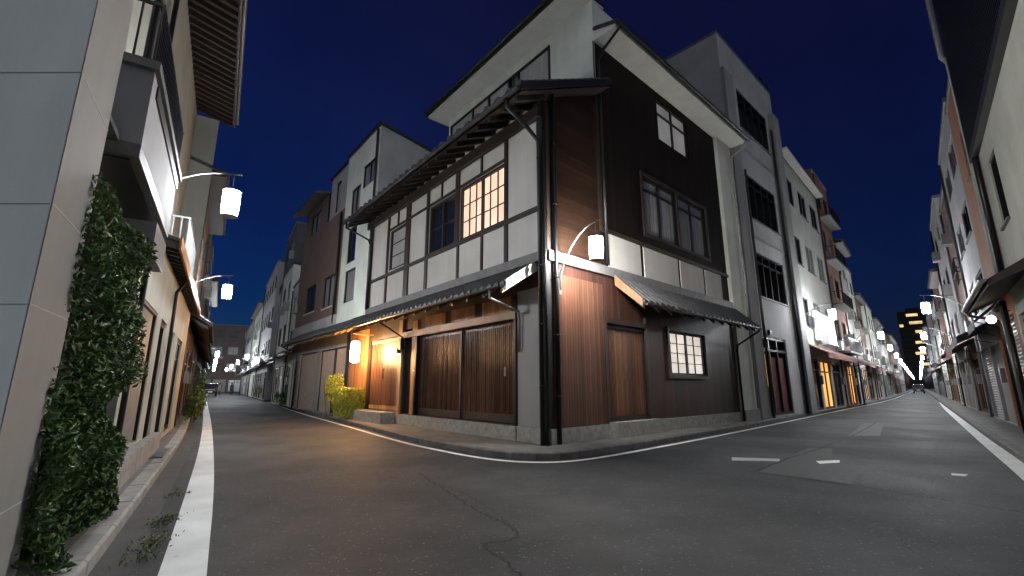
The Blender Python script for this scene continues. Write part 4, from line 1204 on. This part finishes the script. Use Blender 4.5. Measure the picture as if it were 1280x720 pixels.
T = thing('climbing_hedge', FLN, 'tall dark green climbing hedge between the pale pillar and the shutters', 'hedge')
rg = random.Random(3)
def hedge_fn():
    while True:
        x = rg.uniform(-2.75, -.3); z = rg.uniform(.1, 2.62) if rg.random() < .7 else rg.uniform(.1, 1.2)
        edge = .09 + .10 * max(0, 1.3 - z) / 1.3 + .07 * math.sin(x * 4.1 + z * 2.3) + .05 * math.sin(z * 5.7 + x * 1.3) + .03 * math.sin(z * 11)
        y = rg.uniform(-edge, .35) if rg.random() < .45 else rg.uniform(-edge, -edge + .12)
        if x > -.6 - .15 * math.sin(z * 3.1) - .15 * math.sin(z * 8): continue
        return (x, y, z)
foliage(MB(), 27000, hedge_fn, .030, rg).build('foliage', M['leaf'], T, FLN, smooth='leaf')
s = MB()
for k in range(9):
    x = -2.4 + k * .22
    s.tube([(x, .1, .1), (x + rg.uniform(-.1, .1), .05, 1.0), (x + rg.uniform(-.2, .2), .0, 2.0), (x + rg.uniform(-.2, .2), .05, 2.8)], .018, 6, .006)
s.build('stems', M['stem'], T, FLN)

T = thing('balcony_building', FLN, 'cream building with black railed balcony and shutters along the left pavement', 'building')
MB().wall(-2.6, .0, Z0, 3.2, (), .38).wall(.0, 9.0, Z0, 3.2, [(-.0 + .25, 2.1, .42, 2.3), (2.7, 3.6, .2, 2.3), (4.3, 5.4, .2, 2.3), (6.2, 7.6, .2, 2.3)], .04, .14).build('wall', M['drab'], T, FLN)
MB().box(-.35, 3.9, -.10, .036, Z0 - .02, .40).build('plinth', M['kerb'], T, FLN)
MB().quad((0, .04, Z0), (0, .38, Z0), (0, .38, 3.2), (0, .04, 3.2)).build('return_wall', M['white'], T, FLN)
shutter(T, FLN, .3, 2.05, .44, 2.25, .1, 'shutter', True)
window(T, FLN, 2.7, 3.6, .2, 2.3, .04, 1, 1, 1, 'glass', 'black', .1, name='door')
window(T, FLN, 4.3, 5.4, .2, 2.3, .04, 1, 1, 1, 'curtain', 'black', .1, name='door')
window(T, FLN, 6.2, 7.6, .2, 2.3, .04, 2, 1, 1, 'glass', 'black', .1, name='door')
MB().wall(-2.6, 9.0, 3.2, 9.3, [(1.2, 2.6, 5.6, 7.6), (4.2, 6.0, 5.6, 7.6), (1.2, 2.4, 3.9, 5.1), (3.6, 5.0, 3.6, 5.1)], .62, .14).build('upper_wall', M['cream'], T, FLN)
MB().quad((-2.6, .62, 3.2), (-2.6, 4, 3.2), (-2.6, 4, 9.3), (-2.6, .62, 9.3)).quad((9, .04, Z0), (9, 4, Z0), (9, 4, 9.3), (9, .04, 9.3)).build('side_wall', M['cream'], T, FLN)
MB().box(-2.6, 9, .045, .62, 3.2, 3.25).build('ledge', M['flash'], T, FLN)
window(T, FLN, 1.2, 2.6, 5.6, 7.6, .62, 2, 1, 1, 'curtain', 'black', .06)
window(T, FLN, 4.2, 6.0, 5.6, 7.6, .62, 2, 1, 1, 'curtain', 'black', .06)
window(T, FLN, 1.2, 2.4, 3.9, 5.1, .62, 2, 1, 1, 'glass', 'black', .06)
window(T, FLN, 3.6, 5.0, 3.6, 5.1, .62, 2, 1, 1, 'glass', 'black', .06)
b = MB().box(-2.0, .55, -.10, .0, 3.22, 3.92).box(-2.0, -1.9, .0, .62, 3.22, 3.92).box(.45, .55, .0, .62, 3.22, 3.92)
b = b.build('balcony_parapet', M['lilac'], T, FLN)
MB().box(-1.9, .45, .0, .62, 3.2, 3.30).box(-2.0, .55, -.10, .62, 3.10, 3.218).build('balcony_floor', M['flash'], b, FLN)
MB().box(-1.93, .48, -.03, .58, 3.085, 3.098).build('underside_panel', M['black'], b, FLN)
MB().box(-2.06, .6, -.14, .03, 3.922, 4.0).box(-2.06, -1.87, .03, .62, 3.922, 4.0).build('coping', M['flash'], b, FLN)
MB().box(-1.8, .5, -.115, -.101, 3.78, 3.90).build('trim', M['beam'], b, FLN)
railing(T, FLN, -2.0, .55, -.09, .6, 4.02, 4.62, .075)
MB().box(-2.0, .55, -.055, -.045, 4.05, 4.56).build('railing_mesh', M['dgrey'], T, FLN)
MB().box(-.95, -.02, -.16, .10, 2.52, 2.86).build('shutter_box', M['metal'], T, FLN)
# pent roof with rafters and lit fascia
MB().prism([(.6, 3.55), (-.16, 3.32), (-.16, 3.27), (.6, 3.50)], 1.3, 8.8).build('pent_roof', M['tile'], T, FLN)
rafters(T, FLN, 1.35, 8.7, .04, 3.3, -.14, 3.26, .28, .06, .09)
MB().box(1.3, 8.8, -.19, -.162, 3.16, 3.36).build('fascia', M['wood_gold'], T, FLN)
railing(T, FLN, 3.2, 5.6, -.10, .6, 3.62, 4.25, .12, 'metal')
pipe(T, FLN, [(3.95, -.12, 3.2), (3.95, .0, 2.95), (3.95, -.02, Z0)], .03, 'black')
pipe(T, FLN, [(-.02, -.02, 3.0), (-.02, -.02, .42)], .03, 'dmetal')
pipe(T, FLN, [(2.3, .52, 9.0), (2.3, .52, 3.6)], .04, 'dmetal')
# high eave with rafters
MB().prism([(3.0, 10.2), (-.36, 9.22), (-.36, 9.12), (3.0, 10.1)], -2.0, 8.7).build('roof', M['tile'], T, FLN)
rafters(T, FLN, -1.9, 8.6, .62, 9.38, -.33, 9.115, .26, .08, .12)
MB().box(-2.0, 8.75, -.40, -.362, 9.05, 9.28).build('eave_fascia', M['beam'], T, FLN)
gutter(T, FLN, -2.0, 8.75, -.44, 9.2, .04, 'metal')

g = MB()
for k in range(14):
    g.box(2.5 + k * .09, 2.55 + k * .09, -.25, -.12, Z0 + .001, Z0 + .012)
g.box(2.45, 3.8, -.27, -.251, Z0, Z0 + .013).box(2.45, 3.8, -.119, -.10, Z0, Z0 + .013)
tag(g.build('drain_grate', M['grate'], None, FLN), 'dark metal drain grate in the left pavement beside the plinth', 'drain grate')

F6 = frame(-4.309 - .5306 * 9.05, 5.189 + .8476 * 9.05, 122.6)
specs = [
    ('dark_eaved_house', 'dark timber house with low tiled eave after the balcony building', 6.5, 7.6, 'brown', 3, .12, 'tile'),
    ('grey_eaved_house', 'grey house with pent roof second beyond the balcony building', 8.5, 8.2, 'midgrey', 3, .2, 'flat'),
    ('dark_eaved_house', 'dark house in the middle of the left row of the left street', 10.0, 7.2, 'dgrey', 3, .2, 'tile'),
    ('grey_eaved_house', 'far grey house in the left row of the left street', 16.0, 8.0, 'grey', 3, .5, 'flat'),
    ('pale_eaved_house', 'farthest pale house in the left row of the left street', 26.0, 8.0, 'white', 3, .9, 'tile'),
]
x = 0.03
for k, (nm, lb, W, hh_, mt, fl_, y_, rf) in enumerate(specs):
    building(F6, nm, lb, x, x + W - .03, hh_, mt, fl_, 6, y_, 160 + k, 'mix', pent=True, roof=rf, lit_ground={1: 'lit_shoji'} if k > 1 else None)
    x += W

# ------------------------------------------------------------------ plants
def bush(name, label, fr, sx_, sy_, h_, n, mat, size, seed, boxy=False, z0=.12):
    rg = random.Random(seed)
    T = thing(name, fr, label, 'plant' if not boxy else 'hedge')
    blobs = [(rg.uniform(-.5, .5) * sx_, rg.uniform(-.5, .5) * sy_, z0 + h_ * rg.uniform(.25, .8), rg.uniform(.25, .42)) for _ in range(7)]
    def fn():
        if boxy:
            while True:
                p = [rg.uniform(-.5, .5) * sx_, rg.uniform(-.5, .5) * sy_, rg.uniform(0.06, 1) * h_]
                if rg.random() < .7:
                    a = rg.randrange(3)
                    if a == 0: p[0] = math.copysign(sx_ / 2, p[0])
                    elif a == 1: p[1] = math.copysign(sy_ / 2, p[1])
                    else: p[2] = h_
                q = .02 * math.sin(p[0] * 9 + p[2] * 7)
                return (p[0] + rg.gauss(0, .015) + q, p[1] + rg.gauss(0, .015) + q, z0 + p[2] + rg.gauss(0, .015))
        b = rg.choice(blobs)
        d = Vector((rg.gauss(0, 1), rg.gauss(0, 1), rg.gauss(0, 1))).normalized() * (rg.random() ** .4)
        return (b[0] + d.x * b[3] * sx_, b[1] + d.y * b[3] * sy_, max(z0 + .05, b[2] + d.z * b[3] * h_ * .7))
    foliage(MB(), n, fn, size, rg).build('foliage', M[mat], T, fr, smooth='leaf')
    s = MB()
    for k in range(5):
        x, y = rg.uniform(-.3, .3) * sx_, rg.uniform(-.3, .3) * sy_
        s.tube([(x * .5, y * .5, z0 - .01), (x, y, z0 + h_ * .5), (x * 1.3, y * 1.3, z0 + h_ * .85)], .014, 5, .005)
    s.build('stems', M['stem'], T, fr)
    return T
bush('clipped_hedge', 'clipped yellow-green box hedge glowing beside the entrance step', at(FL, -9.5, -.45), 1.3, .6, 1.0, 6500, 'leaf_y', .034, 5, True)
bush('shrub', 'loose yellow-green shrub left of the clipped hedge', at(FL, -11.3, -.45), 1.1, .6, 1.7, 2200, 'leaf_y', .045, 6)
bush('shrub', 'upright green shrub on the left pavement beside the dark house', at(FLN, 10.9, -.30), .8, .35, 1.5, 2200, 'leaf', .05, 8)
bush('shrub', 'small yellow-green plant beyond the upright shrub on the left pavement', at(FLN, 12.4, -.3), .7, .35, .9, 900, 'leaf_y', .05, 9)
for k, (xx, yy, lb) in enumerate(((-13.0, 27.5, 'small round bush beneath the first white row house'), (-14.6, 30.1, 'second small round bush along the left street row'), (-21.6, 40.7, 'larger distant bush along the right side of the left street'), (-24.0, 44.8, 'farthest dark bush along the right side of the left street'))):
    bush('round_bush', lb, frame(xx, yy, 30), 1.0, .8, .75 if k < 2 else 1.2, 700, 'leaf', .07, 20 + k)
rg = random.Random(77)
wd = MB()
spots = [(-2.60, 3.55), (-2.83, 3.92), (-3.1, 4.38), (-3.15, 4.5), (-3.75, 5.45), (-2.75, 3.8)]
def weed_fn():
    s = rg.choice(spots)
    return (s[0] + rg.gauss(0, .05), s[1] + rg.gauss(0, .09), .008 + abs(rg.gauss(0, .022)))
tag(foliage(wd, 520, weed_fn, .014, rg).build('weeds', leafmat('weed_leaves', (0.05, 0.08, 0.015), (0.12, 0.16, 0.03)), None, smooth='leaf'), 'low green weeds growing in the left gutter', 'weeds', kind='stuff')

# ------------------------------------------------------------------ vehicles and people far away
def car(name, label, fr, mat):
    T = thing(name, fr, label, 'car', 'cars')
    prof = [(-1.7, .35), (-1.72, .85), (-1.6, 1.0), (-1.35, 1.52), (.35, 1.56), (.95, 1.05), (1.62, .92), (1.7, .6), (1.66, .35)]
    # profile runs along y (length); extruded across the width
    body = MB().prism([(y, z) for y, z in prof], -.74, .74).build('body', M[mat], T, fr)
    bv = body.modifiers.new('bevel', 'BEVEL'); bv.width = .06; bv.segments = 2
    MB().box(-.6, .6, -1.56, -1.50, 1.08, 1.42).box(-.755, -.745, -1.2, .3, 1.05, 1.42).box(.745, .755, -1.2, .3, 1.05, 1.42).build('windows', M['glass'], T, fr)
    for sx_ in (-.62, .62):
        MB().box(sx_ - .08, sx_ + .08, -1.76, -1.71, .72, .92).build('tail_light', M['tail' if mat == 'car_red' else 'awn_red'], T, fr)
        for y in (-1.1, 1.1):
            f = fr @ Matrix.Translation((sx_ * 1.05, y, .3)) @ Matrix.Rotation(R(90), 4, 'Y')
            MB().lathe([(.3, -.1), (.3, .1)], 0, 0, 18).build('wheel', M['rubber'], T, f)
    MB().box(-.22, .22, -1.755, -1.725, .5, .65).build('number_plate', M['plate'], T, fr)
car('parked_car', 'small black car parked at the left kerb far down the left street', frame(-37.2, 57.6, 33), 'car')
car('distant_car', 'red car with its tail lights on far down the right street', frame(93.0, 106.5, -41.2), 'car_red')
car('distant_car', 'dark car far ahead in the middle of the right street', frame(70.5, 81.0, -41.2), 'car')

def person(label, fr, mat, mat2, step):
    T = thing('person', fr, label, 'person', 'people walking')
    J = {'pelvis': (0, 0, .92, .14), 'chest': (0, 0, 1.3, .16), 'neck': (0, 0, 1.46, .055), 'head': (0, -.01, 1.6, .10),
         'hipL': (.09, 0, .86, .09), 'kneeL': (.1, -.12 * step, .48, .065), 'footL': (.1, .05 * step, .06, .05), 'toeL': (.1, -.1 + .05 * step, .04, .04),
         'hipR': (-.09, 0, .86, .09), 'kneeR': (-.1, .06 * step, .48, .065), 'footR': (-.1, .24 * step, .08, .05), 'toeR': (-.1, .1 * step, .04, .04),
         'shL': (.19, 0, 1.36, .06), 'elL': (.25, .06, 1.08, .045), 'haL': (.24, -.04, .84, .035),
         'shR': (-.19, 0, 1.36, .06), 'elR': (-.25, -.02, 1.08, .045), 'haR': (-.24, -.12, .86, .035)}
    names = list(J); E_ = [('pelvis', 'chest'), ('chest', 'neck'), ('neck', 'head'), ('pelvis', 'hipL'), ('hipL', 'kneeL'), ('kneeL', 'footL'), ('footL', 'toeL'), ('pelvis', 'hipR'), ('hipR', 'kneeR'), ('kneeR', 'footR'), ('footR', 'toeR'), ('chest', 'shL'), ('shL', 'elL'), ('elL', 'haL'), ('chest', 'shR'), ('shR', 'elR'), ('elR', 'haR')]
    me = bpy.data.meshes.new('body')
    me.from_pydata([J[n][:3] for n in names], [(names.index(a), names.index(b)) for a, b in E_], [])
    o = bpy.data.objects.new('body', me); COL.objects.link(o); o.parent = T; me.materials.append(M[mat])
    md = o.modifiers.new('skin', 'SKIN')
    for v, n in zip(me.skin_vertices[0].data, names): v.radius = (J[n][3], J[n][3])
    me.skin_vertices[0].data[0].use_root = True
    sb = o.modifiers.new('sub', 'SUBSURF'); sb.levels = 1; sb.render_levels = 1
    MB().lathe([(.02, 1.74), (.09, 1.71), (.118, 1.63), (.115, 1.56), (.09, 1.52)][::-1], 0, .012, 12).build('hair', M['cloth'], T, fr, smooth=True)
    MB().lathe([(.20, .55), (.19, .8), (.17, 1.05), (.19, 1.25), (.10, 1.44)], 0, 0, 12).build('coat', M[mat2], T, fr, smooth=True)
person('left one of two people walking far down the left street, in a grey coat', frame(-42.6, 68.0, 30), 'cloth', 'cloth2', 1.0)
person('right one of two people walking far down the left street, in black', frame(-41.2, 68.6, 40), 'cloth', 'cloth', .7)
